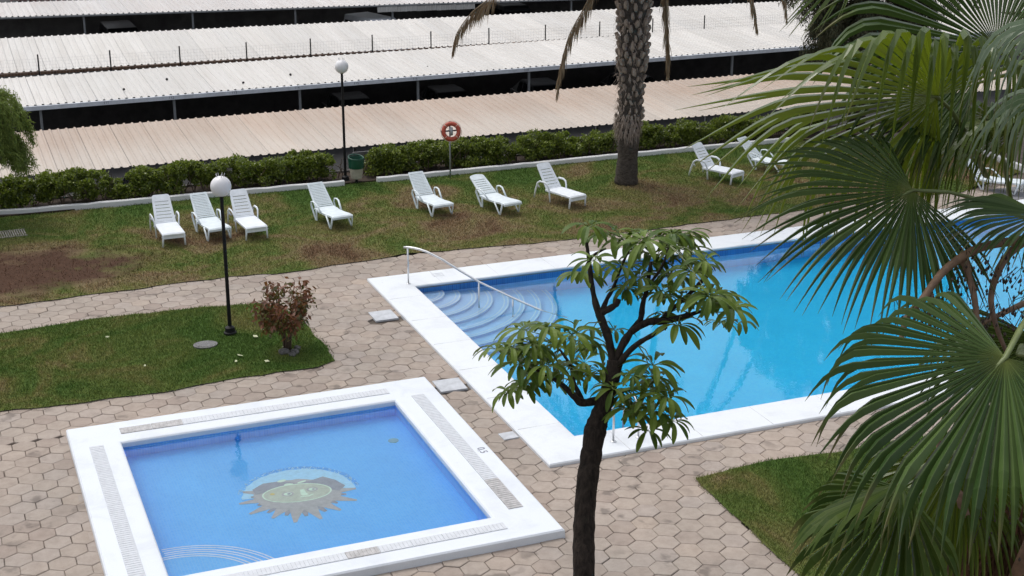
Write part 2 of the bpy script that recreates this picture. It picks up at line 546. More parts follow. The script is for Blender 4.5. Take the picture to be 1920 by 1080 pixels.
M['palm_bark'] = mat_bark('palm_bark', (0.026, 0.021, 0.018), (0.105, 0.088, 0.074), (10, 10, 16), 0.9)
M['boot'] = mat_bark('palm_boot', (0.13, 0.10, 0.08), (0.40, 0.325, 0.265), (12, 12, 5), 0.6)
M['fan_leaf'] = mat_fan('fan_leaf', (0.028, 0.064, 0.014), (0.090, 0.148, 0.042), (0.13, 0.18, 0.07), 0.14, (0.13, 0.21, 0.02))
M['fan_yellow'] = mat_fan('fan_leaf_yellowish', (0.066, 0.110, 0.018), (0.125, 0.180, 0.036), (0.17, 0.21, 0.06), 0.30, (0.24, 0.32, 0.02), 0.27, 0.8)
M['fan_pale'] = mat_fan('fan_leaf_pale', (0.085, 0.135, 0.065), (0.17, 0.23, 0.13), (0.26, 0.31, 0.2), 0.12, (0.15, 0.24, 0.05), 0.26, 0.8)
M['fan_dark'] = mat_fan('fan_leaf_dark', (0.030, 0.062, 0.011), (0.078, 0.122, 0.024), (0.14, 0.17, 0.05), 0.18, (0.14, 0.21, 0.02), 0.48, 0.18)
M['petiole'] = simple('petiole_green', (0.16, 0.20, 0.07), 0.45, 0, 0.15, 6)
M['stalk'] = simple('flower_stalk', (0.22, 0.135, 0.085), 0.6, 0, 0.25, 8)
M['berry'] = simple('dark_berry', (0.045, 0.028, 0.020), 0.5)
M['fibre'] = mat_bark('palm_fibre', (0.06, 0.028, 0.016), (0.24, 0.14, 0.085), (30, 30, 6), 0.9)
M['ut_leaf'] = mat_leaf('umbrella_tree_leaf', (0.042, 0.090, 0.011), (0.132, 0.192, 0.024), 0.45, 0.15, (0.18, 0.27, 0.03), 0.22)
M['ut_bark'] = mat_bark('umbrella_tree_bark', (0.010, 0.008, 0.007), (0.060, 0.046, 0.037), (18, 18, 6), 1.0)
M['croton'] = mat_leaf('croton_leaf', (0.11, 0.040, 0.022), (0.24, 0.095, 0.050), 0.5, 0.25, (0.25, 0.12, 0.03))
M['croton_green'] = mat_leaf('croton_leaf_olive', (0.055, 0.060, 0.018), (0.13, 0.10, 0.035), 0.5, 0.25, (0.2, 0.18, 0.03))
M['rock'] = simple('dark_rock', (0.11, 0.105, 0.10), 0.9, 0, 0.4, 6, 0.5)
M['ring'] = simple('life_ring_red', (0.46, 0.075, 0.04), 0.5, 0, 0.12)
M['ring_pale'] = simple('life_ring_tape', (0.60, 0.45, 0.36), 0.5)
M['bin_green'] = simple('bin_green', (0.008, 0.075, 0.042), 0.4)
M['bin_beige'] = simple('bin_beige', (0.46, 0.42, 0.34), 0.55, 0, 0.15)
M['tyre'] = simple('tyre', (0.012, 0.012, 0.012), 0.9)
M['rim'] = simple('rim', (0.25, 0.25, 0.26), 0.35, 0.8)
M['glass'] = simple('car_glass', (0.010, 0.012, 0.014), 0.12, 0, 0.1, spec=0.25)
M['lamp_glass'] = simple('headlight', (0.50, 0.52, 0.54), 0.15)
for nm, c in dict(car_black=(0.010, 0.010, 0.012), car_navy=(0.012, 0.020, 0.06), car_grey=(0.045, 0.048, 0.052), car_white=(0.62, 0.64, 0.68), car_blue=(0.010, 0.022, 0.075), car_red=(0.06, 0.012, 0.012)).items():
    M[nm] = simple(nm, c, 0.45, 0, 0.05, spec=0.5 if nm == 'car_white' else 0.08)
M['m_grey'] = simple('mosaic_grey', (0.40, 0.395, 0.39), 0.4, 0, 0.08, 10)
M['m_dark'] = simple('mosaic_dark_grey', (0.27, 0.285, 0.32), 0.4, 0, 0.08, 10)
M['m_face'] = simple('mosaic_olive', (0.48, 0.53, 0.42), 0.4, 0, 0.08, 10)
M['m_line'] = simple('mosaic_pale_line', (0.62, 0.78, 0.62), 0.4, 0, 0.05, 10)
M['m_sky'] = simple('mosaic_pale_blue', (0.35, 0.66, 0.88), 0.4, 0, 0.06, 10)
M['m_blue'] = simple('mosaic_deep_blue', (0.05, 0.33, 0.82), 0.4, 0, 0.06, 10)
M['mark'] = simple('depth_mark_ink', (0.19, 0.20, 0.26), 0.6)
M['iron'] = simple('cast_iron_cover', (0.16, 0.155, 0.16), 0.7, 0, 0.15, 8)
M['petal'] = simple('pale_leaf_litter', (0.50, 0.52, 0.33), 0.7)
M['pave_grey'] = simple('grey_paving', (0.20, 0.20, 0.21), 0.85, 0, 0.12, 1.5)

# ------------------------------------------------------------------ setting: ground, lawns, car park
MAIN = (0.0, 24.0, 0.0, 11.18)          # outer edges of the big pool's coping: x0 x1 y0 y1
MIN_ = (0.92, 23.08, 0.95, 10.19)
SML = (-7.76, -0.775, -2.40, 4.525)     # paddling pool coping
SMI = (-6.89, -1.71, -1.575, 3.575)

def grid_sheet(xs, ys, z, holes):
    mb = MB()
    for i in range(len(xs) - 1):
        for j in range(len(ys) - 1):
            cx, cy_ = (xs[i] + xs[i + 1]) / 2, (ys[j] + ys[j + 1]) / 2
            if any(h[0] < cx < h[1] and h[2] < cy_ < h[3] for h in holes): continue
            mb.add([(xs[i], ys[j], z), (xs[i + 1], ys[j], z), (xs[i + 1], ys[j + 1], z), (xs[i], ys[j + 1], z)], [(0, 1, 2, 3)])
    return mb
hm = (0.3, 23.7, 0.3, 10.88); hs = (-7.5, -1.05, -2.1, 4.25)
tag(grid_sheet([-1500, hs[0], hs[1], hm[0], hm[1], 1500], [-900, hs[2], hm[2], hs[3], hm[3], 21.62], -0.035, [hm, hs]).build('ground', M['joint']), kind='structure')
mb = MB(); mb.add([(-1500, 21.62, -1.62), (1500, 21.62, -1.62), (1500, 2500, -1.62), (-1500, 2500, -1.62)], [(0, 1, 2, 3)])
tag(mb.build('car_park_floor', M['asphalt']), kind='structure')

def wavy(poly, step=0.25, amp=0.05):
    out = []
    for i in range(len(poly)):
        a, b = Vector(poly[i]), Vector(poly[(i + 1) % len(poly)])
        n = max(1, int((b - a).length / step))
        for k in range(n):
            p = a.lerp(b, k / n)
            s = amp if abs(p.y) < 30 else 0
            w = math.sin(p.x * 3.1 + p.y * 1.7) + math.sin(p.x * 7.3 - p.y * 5.1 + 1.0) * .6 + random.uniform(-.6, .6)
            d = (b - a).normalized()
            q = p + Vector((-d.y, d.x)) * w * s * .6
            out.append((q.x, q.y))
    return out
UPPER = wavy([(-12, 12.55), (-8.4, 12.45), (-6.2, 12.6), (-3.0, 12.72), (-2.0, 12.5), (0.6, 12.74), (1.6, 12.9), (3.5, 12.72), (5.9, 12.5), (9.9, 12.62), (12.3, 12.7), (19.0, 12.7), (22.3, 14.0), (22.9, 17.6), (20.0, 20.2), (-12, 20.25)])
MIDDLE = wavy([(-12.5, 6.15), (-8.8, 6.15), (-7.2, 6.0), (-5.5, 5.98), (-4.0, 6.18), (-2.55, 6.08), (-2.17, 6.35), (-2.12, 7.6), (-2.14, 9.4), (-2.85, 10.55), (-5.6, 10.8), (-7.2, 10.77), (-8.6, 10.55), (-12.5, 10.55)])
RIGHT = wavy([(2.05, -6.6), (8.5, -6.6), (8.5, -1.40), (5.0, -1.34), (3.5, -1.2), (2.2, -1.36), (2.11, -2.1), (2.08, -3.2), (2.05, -4.2)], amp=0.035)
def lawn(name, poly, z):
    me = bpy.data.meshes.new(name)
    bm = bmesh.new()
    vs_ = [bm.verts.new((x, y, z)) for x, y in poly]
    f = bm.faces.new(vs_)
    if f.normal.z < 0: f.normal_flip()
    bmesh.ops.triangulate(bm, faces=[f])
    bm.to_mesh(me); bm.free()
    me.materials.append(M['lawn'])
    return tag(link(name, me), kind='structure')
lawn('lawn', UPPER, 0.022); lawn('lawn', MIDDLE, 0.024); lawn('lawn', RIGHT, 0.026)

def inpoly_np(X, Y, poly):
    c = np.zeros(X.shape, bool)
    j = len(poly) - 1
    for i in range(len(poly)):
        xi, yi = poly[i]; xj, yj = poly[j]
        if yi != yj:
            c ^= ((yi > Y) != (yj > Y)) & (X < (xj - xi) * (Y - yi) / (yj - yi) + xi)
        j = i
    return c
def blades(name, poly, box, n, h, w, label=None):
    x0, x1, y0, y1 = box
    X = RNG.uniform(x0, x1, n); Y = RNG.uniform(y0, y1, n)
    k = inpoly_np(X, Y, poly)
    # soil stays bare at the left end
    d = ((X + 8.6) * .20) ** 2 + ((Y - 14.9) * .38) ** 2
    k &= ~((d < 0.55) & (RNG.random(n) < 0.85))
    X, Y = X[k], Y[k]; n = len(X)
    X = X + RNG.normal(0, .035, n); Y = Y + RNG.normal(0, .035, n)
    a = RNG.uniform(0, 2 * np.pi, n); hh = h * RNG.uniform(.5, 1.3, n); le = RNG.uniform(.1, 1.0, n) * hh; b = RNG.uniform(0, 2 * np.pi, n)
    W = w * RNG.uniform(.7, 1.4, n)
    V = np.zeros((n, 3, 3))
    V[:, 0] = np.stack([X - np.cos(a) * W, Y - np.sin(a) * W, np.full(n, .018)], 1)
    V[:, 1] = np.stack([X + np.cos(a) * W, Y + np.sin(a) * W, np.full(n, .018)], 1)
    V[:, 2] = np.stack([X + np.cos(b) * le, Y + np.sin(b) * le, .02 + hh], 1)
    F = np.arange(n * 3).reshape(n, 3)
    o = link(name, np_mesh(name, V.reshape(-1, 3), F, M['blade']))
    return tag(o, kind='stuff')
blades('grass', UPPER, (-10, 23, 12.3, 20.3), 240000, .05, .009)
blades('grass', MIDDLE, (-10, -2, 5.9, 11), 90000, .05, .007)
blades('grass', RIGHT, (2, 8.5, -6.6, -1.1), 110000, .05, .006)

# planting bed behind the kerb
mb = MB(); mb.box((6.0, 20.98, -0.02), (40, 1.30, 0.14)); tag(mb.build('planting_bed', M['bed']), kind='structure')
mb = MB(); mb.box((26.9, 11.4, -0.01), (5.6, 6.0, 0.03)); mb.box((21.6, 12.0, -0.005), (3.4, 1.2, 0.03))
tag(mb.build('paving', M['pave_grey']), kind='structure')

# ------------------------------------------------------------------ hexagonal pavers
W_HEX, ROW = 0.4146, 0.3588
R_HEX = W_HEX / math.sqrt(3)
def hexpts(r):
    return [(r * math.cos(math.radians(90 + 60 * k)), r * math.sin(math.radians(90 + 60 * k))) for k in range(6)]
def paver_geo():
    o = hexpts(R_HEX - 0.0045); i = hexpts(R_HEX - 0.0145)
    vs_ = [(x, y, -0.05) for x, y in o] + [(x, y, -0.010) for x, y in o] + [(x, y, 0.0) for x, y in i]
    fs = []
    for k in range(6):
        j = (k + 1) % 6
        fs.append((k, j, 6 + j, 6 + k)); fs.append((6 + k, 6 + j, 12 + j, 12 + k))
    fs.append(tuple(range(12, 18)))
    return vs_, fs
pv, pf = paver_geo()
pave = tag(thing('pavement', 'pavement of beige hexagonal concrete pavers around both pools', None), kind='structure')
if 'label' in pave: pass
SLABS = [(-0.37, 8.64, .54, .62), (-0.355, 4.21, .56, .60), (-0.17, 1.51, .30, .29)]
cells = []
for row in range(-26, 42):
    y = 7.263 + (row - 21) * ROW
    for col in range(-46, 75):
        off = 0.0 if row % 2 else 0.5
        x = -1.629 + (col + off) * W_HEX
        if x < SML[0] - 0.05 and y < 4.7:                 # the strip left of the paddling pool was laid separately
            x = -8.522 + (col + 17 + off) * W_HEX
            if x > SML[0] + .1: continue
        hx = [(x + a, y + b) for a, b in hexpts(R_HEX * .93)]
        if all(MAIN[0] < p[0] < MAIN[1] and MAIN[2] < p[1] < MAIN[3] for p in hx): continue
        if all(SML[0] < p[0] < SML[1] and SML[2] < p[1] < SML[3] for p in hx): continue
        if all(inpoly(p[0], p[1], UPPER) for p in hx) or all(inpoly(p[0], p[1], MIDDLE) for p in hx) or all(inpoly(p[0], p[1], RIGHT) for p in hx): continue
        if any(abs(x - s[0]) < s[2] * .5 and abs(y - s[1]) < s[3] * .5 for s in SLABS): continue
        if y > 12.95: continue
        s = on_screen((x, y, 0))
        if s is None or not (-500 < s[0] < 2700 and -60 < s[1] < 1400): continue
        vis = 5 < s[0] < 1915 and s[1] < 1075
        # pieces mostly under a coping or a lawn, or behind the big fan leaves, are not the ones that show largest
        cov = sum(MAIN[0] < p[0] < MAIN[1] and MAIN[2] < p[1] < MAIN[3] or SML[0] < p[0] < SML[1] and SML[2] < p[1] < SML[3] or inpoly(p[0], p[1], RIGHT) or inpoly(p[0], p[1], MIDDLE) for p in hx)
        hid = s[0] > 1470 and s[1] > 560 or 1050 < s[0] < 1150 and s[1] > 820
        cells.append((s[2] if vis and cov < 3 and not hid else 1e6 + s[2], x, y))
cells.sort()
pm = bpy.data.meshes.new('paver'); pm.from_pydata(pv, [], pf); pm.materials.append(M['paver']); pm.update()
rest = MB()
for i, (d, x, y) in enumerate(cells):
    dz = random.uniform(-.004, .004); tx, ty = random.gauss(0, .006), random.gauss(0, .006); rz = random.gauss(0, .012)
    x += random.gauss(0, .0025); y += random.gauss(0, .0025)
    if i < 298 and d < 1e6:
        o = link('paver', pm, pave, (x, y, dz)); o.rotation_euler = (tx, ty, rz + math.radians(60) * random.randrange(6))
    else:
        Mx = Matrix.Translation((x, y, dz)) @ Matrix.Rotation(rz, 4, 'Z') @ Matrix.Rotation(tx, 4, 'X') @ Matrix.Rotation(ty, 4, 'Y')
        rest.add([tuple(Mx @ Vector(p)) for p in pv], pf)
tag(rest.build('paver_field', M['paver'], pave), kind='stuff')
print('pavers', len(cells))

for i, s in enumerate(SLABS):
    mb = MB(); mb.box((0, 0, 0), (s[2], s[3], 0.05), bev=.006)
    o = mb.build('cover_slab', M['slab']); o.location = (s[0], s[1], 0.0); o.rotation_euler = (0, 0, (0.0, -.03, .02)[i])
    tag(o, ['white square cover slab set in the pavers beside the steps of the big pool', 'white square cover slab between the corner of the paddling pool and the big pool', 'small broken white slab among stained pavers between the two pools'][i], 'cover slab', 'white cover slabs beside the big pool')

# ------------------------------------------------------------------ big pool
def ring(outer, inner, prof):
    """rectangular ring; prof = (t from the outer edge 0 to the inner edge 1, z)"""
    mb = MB(); loops = []
    for t, z in prof:
        x0 = outer[0] + (inner[0] - outer[0]) * t; x1 = outer[1] + (inner[1] - outer[1]) * t
        y0 = outer[2] + (inner[2] - outer[2]) * t; y1 = outer[3] + (inner[3] - outer[3]) * t
        loops.append([(x0, y0, z), (x1, y0, z), (x1, y1, z), (x0, y1, z)])
    n = len(loops)
    mb.add([p for L in loops for p in L], [(i * 4 + k, i * 4 + (k + 1) % 4, ((i + 1) % n) * 4 + (k + 1) % 4, ((i + 1) % n) * 4 + k) for i in range(n) for k in range(4)])
    return mb
pool = thing('swimming_pool', 'large rectangular swimming pool with white coping and turquoise water', 'swimming pool', (0, 0, 0))
ring(MAIN, MIN_, [(0.006, -0.06), (0.0, 0.05), (0.02, 0.072), (0.5, 0.076), (0.955, 0.076), (0.985, 0.068), (1.0, 0.045), (0.985, 0.012), (0.95, 0.004), (0.6, -0.02)]).build('coping', M['coping'], pool)
def basin(inner, zf, ztop, bands, gap=0.035):
    x0, x1, y0, y1 = inner[0] - gap, inner[1] + gap, inner[2] - gap, inner[3] + gap
    fl = MB(); fl.add([(x0, y0, zf), (x1, y0, zf), (x1, y1, zf), (x0, y1, zf)], [(0, 1, 2, 3)])
    out = [fl]
    for za, zb in bands:
        w = MB()
        w.add([(x0, y0, za), (x1, y0, za), (x1, y1, za), (x0, y1, za), (x0, y0, zb), (x1, y0, zb), (x1, y1, zb), (x0, y1, zb)],
              [(1, 0, 4, 5), (2, 1, 5, 6), (3, 2, 6, 7), (0, 3, 7, 4)])
        out.append(w)
    return out
ZW, ZF = -0.12, -1.30
a, b_, c_, d_ = basin(MIN_, ZF, 0, [(-0.025, 0.02), (-0.27, -0.025), (ZF, -0.27)])
a.build('floor', M['pool_floor'], pool); b_.build('recess', M['lip_shade'], pool); c_.build('waterline_band', M['band'], pool); d_.build('wall', M['pool_wall'], pool)
mb = MB(); mb.box(((MIN_[0] + MIN_[1]) / 2, (MIN_[2] + MIN_[3]) / 2, (ZW - 1.36) / 2), (MIN_[1] - MIN_[0] + .16, MIN_[3] - MIN_[2] + .16, ZW + 1.36))
tag(mb.build('water', M['water'], pool), kind='structure')
# corner steps: concentric quarter rounds
SC = (MIN_[0] - .035, MIN_[3] + .035)
for k in range(8):
    r = 0.74 + 0.39 * k; zt = -0.16 - 0.135 * k; e = .01 + .002 * k
    arc = [(SC[0] + r * math.cos(t), SC[1] + r * math.sin(t)) for t in [math.radians(-90 + 90 * i / 22) for i in range(23)]]
    poly = [(SC[0] - e, SC[1] + e), (SC[0] - e, SC[1] - r)] + arc + [(SC[0] + r, SC[1] + e)]
    mb = MB(); mb.prism(poly, ZF - .01 - .002 * k, zt)
    st = mb.build('step', M['pool_step'], pool)
    mb = MB()
    for ra, rb in ((r - .045, r - .012), (r - .135, r - .105)):
        for i in range(22):
            t0, t1 = math.radians(-90 + 90 * i / 22), math.radians(-90 + 90 * (i + 1) / 22)
            q = [(SC[0] + rr * math.cos(t), SC[1] + rr * math.sin(t), zt + .004) for rr, t in ((ra, t0), (rb, t0), (rb, t1), (ra, t1))]
            mb.add(q, [(0, 1, 2, 3)])
    mb.build('nosing', M['nosing'], st)

mb = MB()
for i in range(1, 16):
    x = MAIN[0] + 1.5 * i + .1
    for ya, yb in ((MAIN[2] + .03, MIN_[2] - .05), (MIN_[3] + .05, MAIN[3] - .03)): mb.box((x, (ya + yb) / 2, .0745), (.005, yb - ya, .005))
for i in range(1, 7):
    y = MAIN[2] + 1.58 * i
    mb.box((.46, y, .0745), (.84, .005, .005))
mb.build('coping_joint', M['grate_worn'], pool)
# small inlets and the flush depth plate on the far coping
mb = MB()
for q in [(1.70, 10.70, .27, .02), (1.70, 10.90, .27, .02), (1.575, 10.80, .02, .22), (1.825, 10.80, .02, .22), (1.70, 10.80, .12, .05)]:
    mb.box((q[0], q[1], .0785), (q[2], q[3], .003))
mb.build('depth_mark', M['grate'], pool)

# handrail down the corner steps
rail = thing('handrail', 'stainless steel handrail leading down the corner steps of the big pool', 'handrail', (0.81, 10.40, 0.076))
def RP(t, z): return Vector((2.43 * t, -2.39 * t, z - 0.076))
pts = [RP(-.03, .985), RP(0, 1.0), RP(.04, 1.0), RP(.09, .985), RP(.15, .945), RP(.20, .885), RP(.27, .80), RP(.41, .57), RP(.55, .36), RP(.8, .08), RP(1.0, -.12), RP(1.2, -.38)]
mb = MB(); mb.tube(pts, .026, 10); mb.build('rail', M['steel'], rail, True)
for t, zt, zb in ((0.0, .985, 0.076), (0.545, .36, -.75), (0.80, .075, -.92)):
    mb = MB(); mb.tube([RP(t, zt), RP(t, zb)], .021, 10)
    if zb > 0: mb.lathe([(.05, 0), (.05, .008), (.03, .016)], (0, 0, 0), 14)
    mb.build('post', M['steel'], rail, True)

# ladder on the near coping
lad = thing('pool_ladder', 'stainless steel pool ladder on the near coping behind the umbrella tree', 'pool ladder', (1.46, 0.44, 0.076))
for x in (0, .51):
    mb = MB()
    mb.tube([(x, 0, 0), (x, 0, .45), (x, .04, .62), (x, .16, .73), (x, .33, .74), (x, .50, .64), (x, .60, .45), (x, .62, .1), (x, .62, -.9)], .021, 10)
    mb.lathe([(.055, 0), (.055, .01), (.03, .02)], (x, 0, 0), 14)
    mb.build('rail', M['steel'], lad, True)
for z in (-.32, -.57, -.82):
    mb = MB(); mb.box((.255, .62, z), (.5, .08, .03), bev=.008); mb.build('tread', M['steel'], lad)

# ------------------------------------------------------------------ paddling pool
pad = thing('paddling_pool', 'small square paddling pool with raised white coping and sun mosaic', 'paddling pool', (0, 0, 0))
ring(SML, SMI, [(-0.006, -0.06), (0.0, 0.125), (0.03, 0.150), (0.5, 0.152), (0.93, 0.150), (0.975, 0.142), (1.0, 0.118), (1.0, 0.02), (0.95, 0.0), (0.6, -0.02)]).build('coping', M['coping_small'], pad)
ZSW, ZSF = 0.045, -0.45
a, c_, d_ = basin(SMI, ZSF, 0, [(-0.06, 0.03), (ZSF, -0.06)], gap=.004)
a.build('floor', M['small_floor'], pad); c_.build('waterline_band', M['small_wall'], pad); d_.build('wall', M['small_wall'], pad)
mb = MB(); mb.box(((SMI[0] + SMI[1]) / 2, (SMI[2] + SMI[3]) / 2, (ZSW - .5) / 2), (SMI[1] - SMI[0] + .05, SMI[3] - SMI[2] + .05, ZSW + .5))
tag(mb.build('water', M['water_small'], pad), kind='structure')
# greek-key like row of pale tiles along the waterline
mb = MB(); x = SMI[0] + .05; i = 0
while x < SMI[1] - .1:
    h = (.035, .018, .035, .028)[i % 4]
    mb.box((x, SMI[3] + .001, -.085 + h / 2), (.028, .006, h)); mb.box((x + .03, SMI[3] + .001, -.085 + (0, .03)[i % 2]), (.045, .0055, .01))
    x += .075; i += 1
mb.build('tile_border', M['m_sky'], pad)
# overflow channels: long grates let into the coping, each of short sections
def grate(x0, x1, y0, y1, worn):
    L = max(x1 - x0, y1 - y0); along_x = (x1 - x0) > (y1 - y0); n = int(round(L / .55))
    for k in range(n):
        mb = MB(); s = L / n
        cx, cy_ = ((x0 + s * (k + .5)), (y0 + y1) / 2) if along_x else ((x0 + x1) / 2, y0 + s * (k + .5))
        wd = (y1 - y0) if along_x else (x1 - x0)
        m = M['grate_worn'] if worn(k, n) else M['grate']
        mb.box((0, 0, 0), (s - .008, wd, .012) if along_x else (wd, s - .008, .012))
        nb = 8
        for q in range(nb):
            p = -s / 2 + s * (q + .5) / nb
            mb.box((p, 0, .009) if along_x else (0, p, .009), (s / nb * .82, wd - .012, .008) if along_x else (wd - .012, s / nb * .82, .008))
        o = mb.build('grate', m, pad); o.location = (cx, cy_, .1515)
grate(-6.85, -1.70, 3.92, 4.18, lambda k, n: k < 2)
grate(-7.46, -7.21, -1.95, 3.55, lambda k, n: False)
grate(-1.36, -1.10, -1.45, 3.66, lambda k, n: k < 2)
grate(-6.9, -1.62, -2.06, -1.84, lambda k, n: k in (5,))
# curved entry steps at the near left corner
for k in range(3):
    r = 1.75 - .22 * k; zt = -0.30 + .10 * k; e = .01 + .002 * k
    cx, cy_ = SMI[0] + .15, SMI[2] - .35
    arc = [(cx + r * math.cos(t), cy_ + r * math.sin(t)) for t in [math.radians(4 + 92 * i / 24) for i in range(25)]]
    poly = [(SMI[0] - .02 - e, SMI[2] - .02 - e)] + [(max(p[0], SMI[0] - .02 - e), max(p[1], SMI[2] - .02 - e)) for p in arc]
    mb = MB(); mb.prism(poly, ZSF - .01 - .002 * k, zt)
    st = mb.build('step', M['small_floor'], pad)
    mb = MB()
    for ra, rb in ((r - .04, r - .012), (r - .10, r - .075)):
        for i in range(24):
            q = [(cx + rr * math.cos(math.radians(4 + 92 * j / 24)), cy_ + rr * math.sin(math.radians(4 + 92 * j / 24)), zt + .004) for rr, j in ((ra, i), (rb, i), (rb, i + 1), (ra, i + 1))]
            if all(p[0] > SMI[0] and p[1] > SMI[2] for p in q): mb.add(q, [(0, 1, 2, 3)])
    mb.build('nosing', M['nosing'], st)
# floor drain
mb = MB(); mb.lathe([(.10, 0), (.10, .008), (.085, .012)], (-2.10, 2.47, ZSF), 18)
mb.build('drain', simple('drain_green', (0.16, 0.36, 0.42), 0.5), pad)
# round sun mosaic on the floor
mos = bpy.data.objects.new('sun_mosaic', None); COL.objects.link(mos); mos.parent = pad; mos.location = (-4.27, 1.02, ZSF); mos.rotation_euler = (0, 0, math.radians(-14))
def flat(name, polys, mat, z):
    mb = MB()
    for p in polys:
        mb.prism(p, z - .003, z)
    return mb.build(name, mat, mos)
def ell(cx, cy_, a, b2, n=36, rot=0, j=0):
    out = []
    for i in range(n):
        t = 2 * math.pi * i / n; r = 1 + random.uniform(-j, j)
        x, y = a * math.cos(t) * r, b2 * math.sin(t) * r
        out.append((cx + x * math.cos(rot) - y * math.sin(rot), cy_ + x * math.sin(rot) + y * math.cos(rot)))
    return out
def half(r0, r1, a0, a1, n=30, j=0.0):
    o = [(r1 * (1 + random.uniform(-j, j)) * math.cos(t), r1 * (1 + random.uniform(-j, j)) * math.sin(t)) for t in [a0 + (a1 - a0) * i / n for i in range(n + 1)]]
    i_ = [(r0 * math.cos(t), r0 * math.sin(t)) for t in [a1 + (a0 - a1) * i / n for i in range(n + 1)]]
    return [o[k:k + 2] + [i_[n - k - 1], i_[n - k]] for k in range(n)]
flat('outer_arc', half(1.0, 1.07, math.radians(12), math.radians(130), 40, .012), M['m_blue'], .005)
flat('sky_arc', half(0.25, 0.97, math.radians(2), math.radians(186), 40, .02), M['m_sky'], .007)
fl = []
for i in range(160):                                       # loose pale tiles along the ragged edge
    t = math.radians(random.uniform(8, 176)); r = random.uniform(.96, 1.06)
    fl.append([(r * math.cos(t) + dx, r * math.sin(t) + dy) for dx, dy in ((-.011, -.011), (.011, -.011), (.011, .011), (-.011, .011))])
flat('loose_tile', fl, M['m_sky'], .0095)
rays, drk = [], []
for i in range(17):
    t = math.radians(168 + i * 12.3); big = i % 2 == 0
    r1 = random.uniform(.93, 1.06) if big else random.uniform(.74, .84); w = .10 if big else .085
    base = .42
    ctr = lambda r, s: (r * math.cos(t) - s * math.sin(t), r * math.sin(t) + s * math.cos(t) - .02)
    (rays if big else drk).append([ctr(base, -w * 1.5), ctr(r1 * .78, -w * .75), ctr(r1, -.025), ctr(r1 * .99, .03), ctr(r1 * .80, w * .6), ctr(base, w * 1.5)])
flat('dark_ray', drk, M['m_dark'], .009)
flat('ray', rays, M['m_grey'], .011)
flat('corona', [ell(-.02, .0, .76, .55, 40, 0, .04)], M['m_grey'], .013)
flat('brow_shade', [[(-.74, .05), (-.80, .25), (-.62, .46), (-.30, .52), (-.05, .40), (.18, .46), (.42, .60), (.64, .44), (.80, .20), (.70, .02), (.3, .22), (-.3, .22)]], M['m_dark'], .015)
flat('face_rim', [ell(-.03, .03, .60, .345, 40, .10)], M['m_line'], .017)
flat('face', [ell(-.03, .03, .572, .318, 40, .10)], M['m_face'], .019)
flat('eye_ring', [ell(-.19, .0, .105, .085, 20), ell(.23, .13, .10, .08, 20)], M['m_grey'], .021)
flat('eye', [ell(-.19, .0, .068, .055, 16), ell(.23, .13, .064, .052, 16)], M['m_line'], .023)
flat('pupil', [ell(-.17, .0, .03, .03, 12), ell(.25, .13, .028, .028, 12)], M['m_dark'], .025)
flat('nose_and_mouth', [[(.02, .14), (.09, .16), (.12, .02), (.17, -.06), (.07, -.10), (.03, -.04)], [(.02, -.15), (.18, -.13), (.26, -.06), (.24, -.04), (.17, -.10), (.03, -.12)]], M['m_line'], .0215)
flat('curl', [ell(-.17, .36, .085, .05, 16), ell(-.30, .52, .08, .045, 16, .4), ell(.05, .44, .09, .028, 14, .5)], M['m_line'], .0172)
flat('cheek', [ell(-.45, .03, .045, .035, 12)], simple('mosaic_yellow', (0.62, 0.50, 0.12), 0.4), .0215)

# painted depth figure on the right-hand coping
def text(name, body, size, loc, rot, mat, parent, ext=0.0012):
    cu = bpy.data.curves.new(name, 'FONT'); cu.body = body; cu.size = size; cu.extrude = ext; cu.align_x = 'CENTER'; cu.align_y = 'CENTER'
    cu.materials.append(mat)
    t_ = bpy.data.objects.new(name, cu); me = bpy.data.meshes.new_from_object(t_); bpy.data.objects.remove(t_); bpy.data.curves.remove(cu)
    o = bpy.data.objects.new(name, me); COL.objects.link(o); o.parent = parent; o.location = loc; o.rotation_euler = rot
    return o
text('depth_mark', '0,5', 0.20, (-0.955, 0.83, 0.1535), (0, 0, math.radians(-90)), M['mark'], pad)

# ------------------------------------------------------------------ kerb, wall, car park
def kerb(name, pts, label, w=.15, h=.16, n=None):
    mb = MB(); P = [Vector(p) for p in pts]
    top, bot = [], []
    vs_, fs = [], []
    m = []
    for i in range(len(P) - 1):
        L = (P[i + 1] - P[i]).length; k = max(1, int(L / .35))
        for q in range(k): m.append(P[i].lerp(P[i + 1], q / k))
    m.append(P[-1])
    for i, p in enumerate(m):
        d = (m[min(i + 1, len(m) - 1)] - m[max(i - 1, 0)]).normalized(); s = Vector((-d.y, d.x))
        j = random.gauss(0, .006); hz = h + random.gauss(0, .006)
        for a, z in ((0, -.05), (0, hz - .02), (.02, hz), (w - .02, hz), (w, hz - .02), (w, -.05)):
            q = p + s * (a + j); vs_.append((q.x, q.y, z))
    for i in range(len(m) - 1):
        for k in range(5): fs.append((i * 6 + k, (i + 1) * 6 + k, (i + 1) * 6 + k + 1, i * 6 + k + 1))
    fs.append((0, 1, 2, 3, 4, 5)); fs.append(tuple((len(m) - 1) * 6 + k for k in (5, 4, 3, 2, 1, 0)))
    mb.add(vs_, fs)
    return tag(mb.build(name, M['kerb']), label, 'kerb', 'white kerbs along the hedge')
kerb('garden_kerb', [(-10.5, 20.75), (-8.9, 20.62), (-7.3, 20.38), (-4.5, 20.28), (0.0, 20.18), (1.75, 20.12), (1.98, 20.12)], 'low white kerb left of the litter bin at the foot of the hedge', h=.17)
kerb('garden_kerb', [(3.02, 20.10), (6, 20.14), (10.5, 20.18), (14.5, 20.20), (18.2, 20.22)], 'long low white kerb behind the life ring post and tall palm', h=.17)
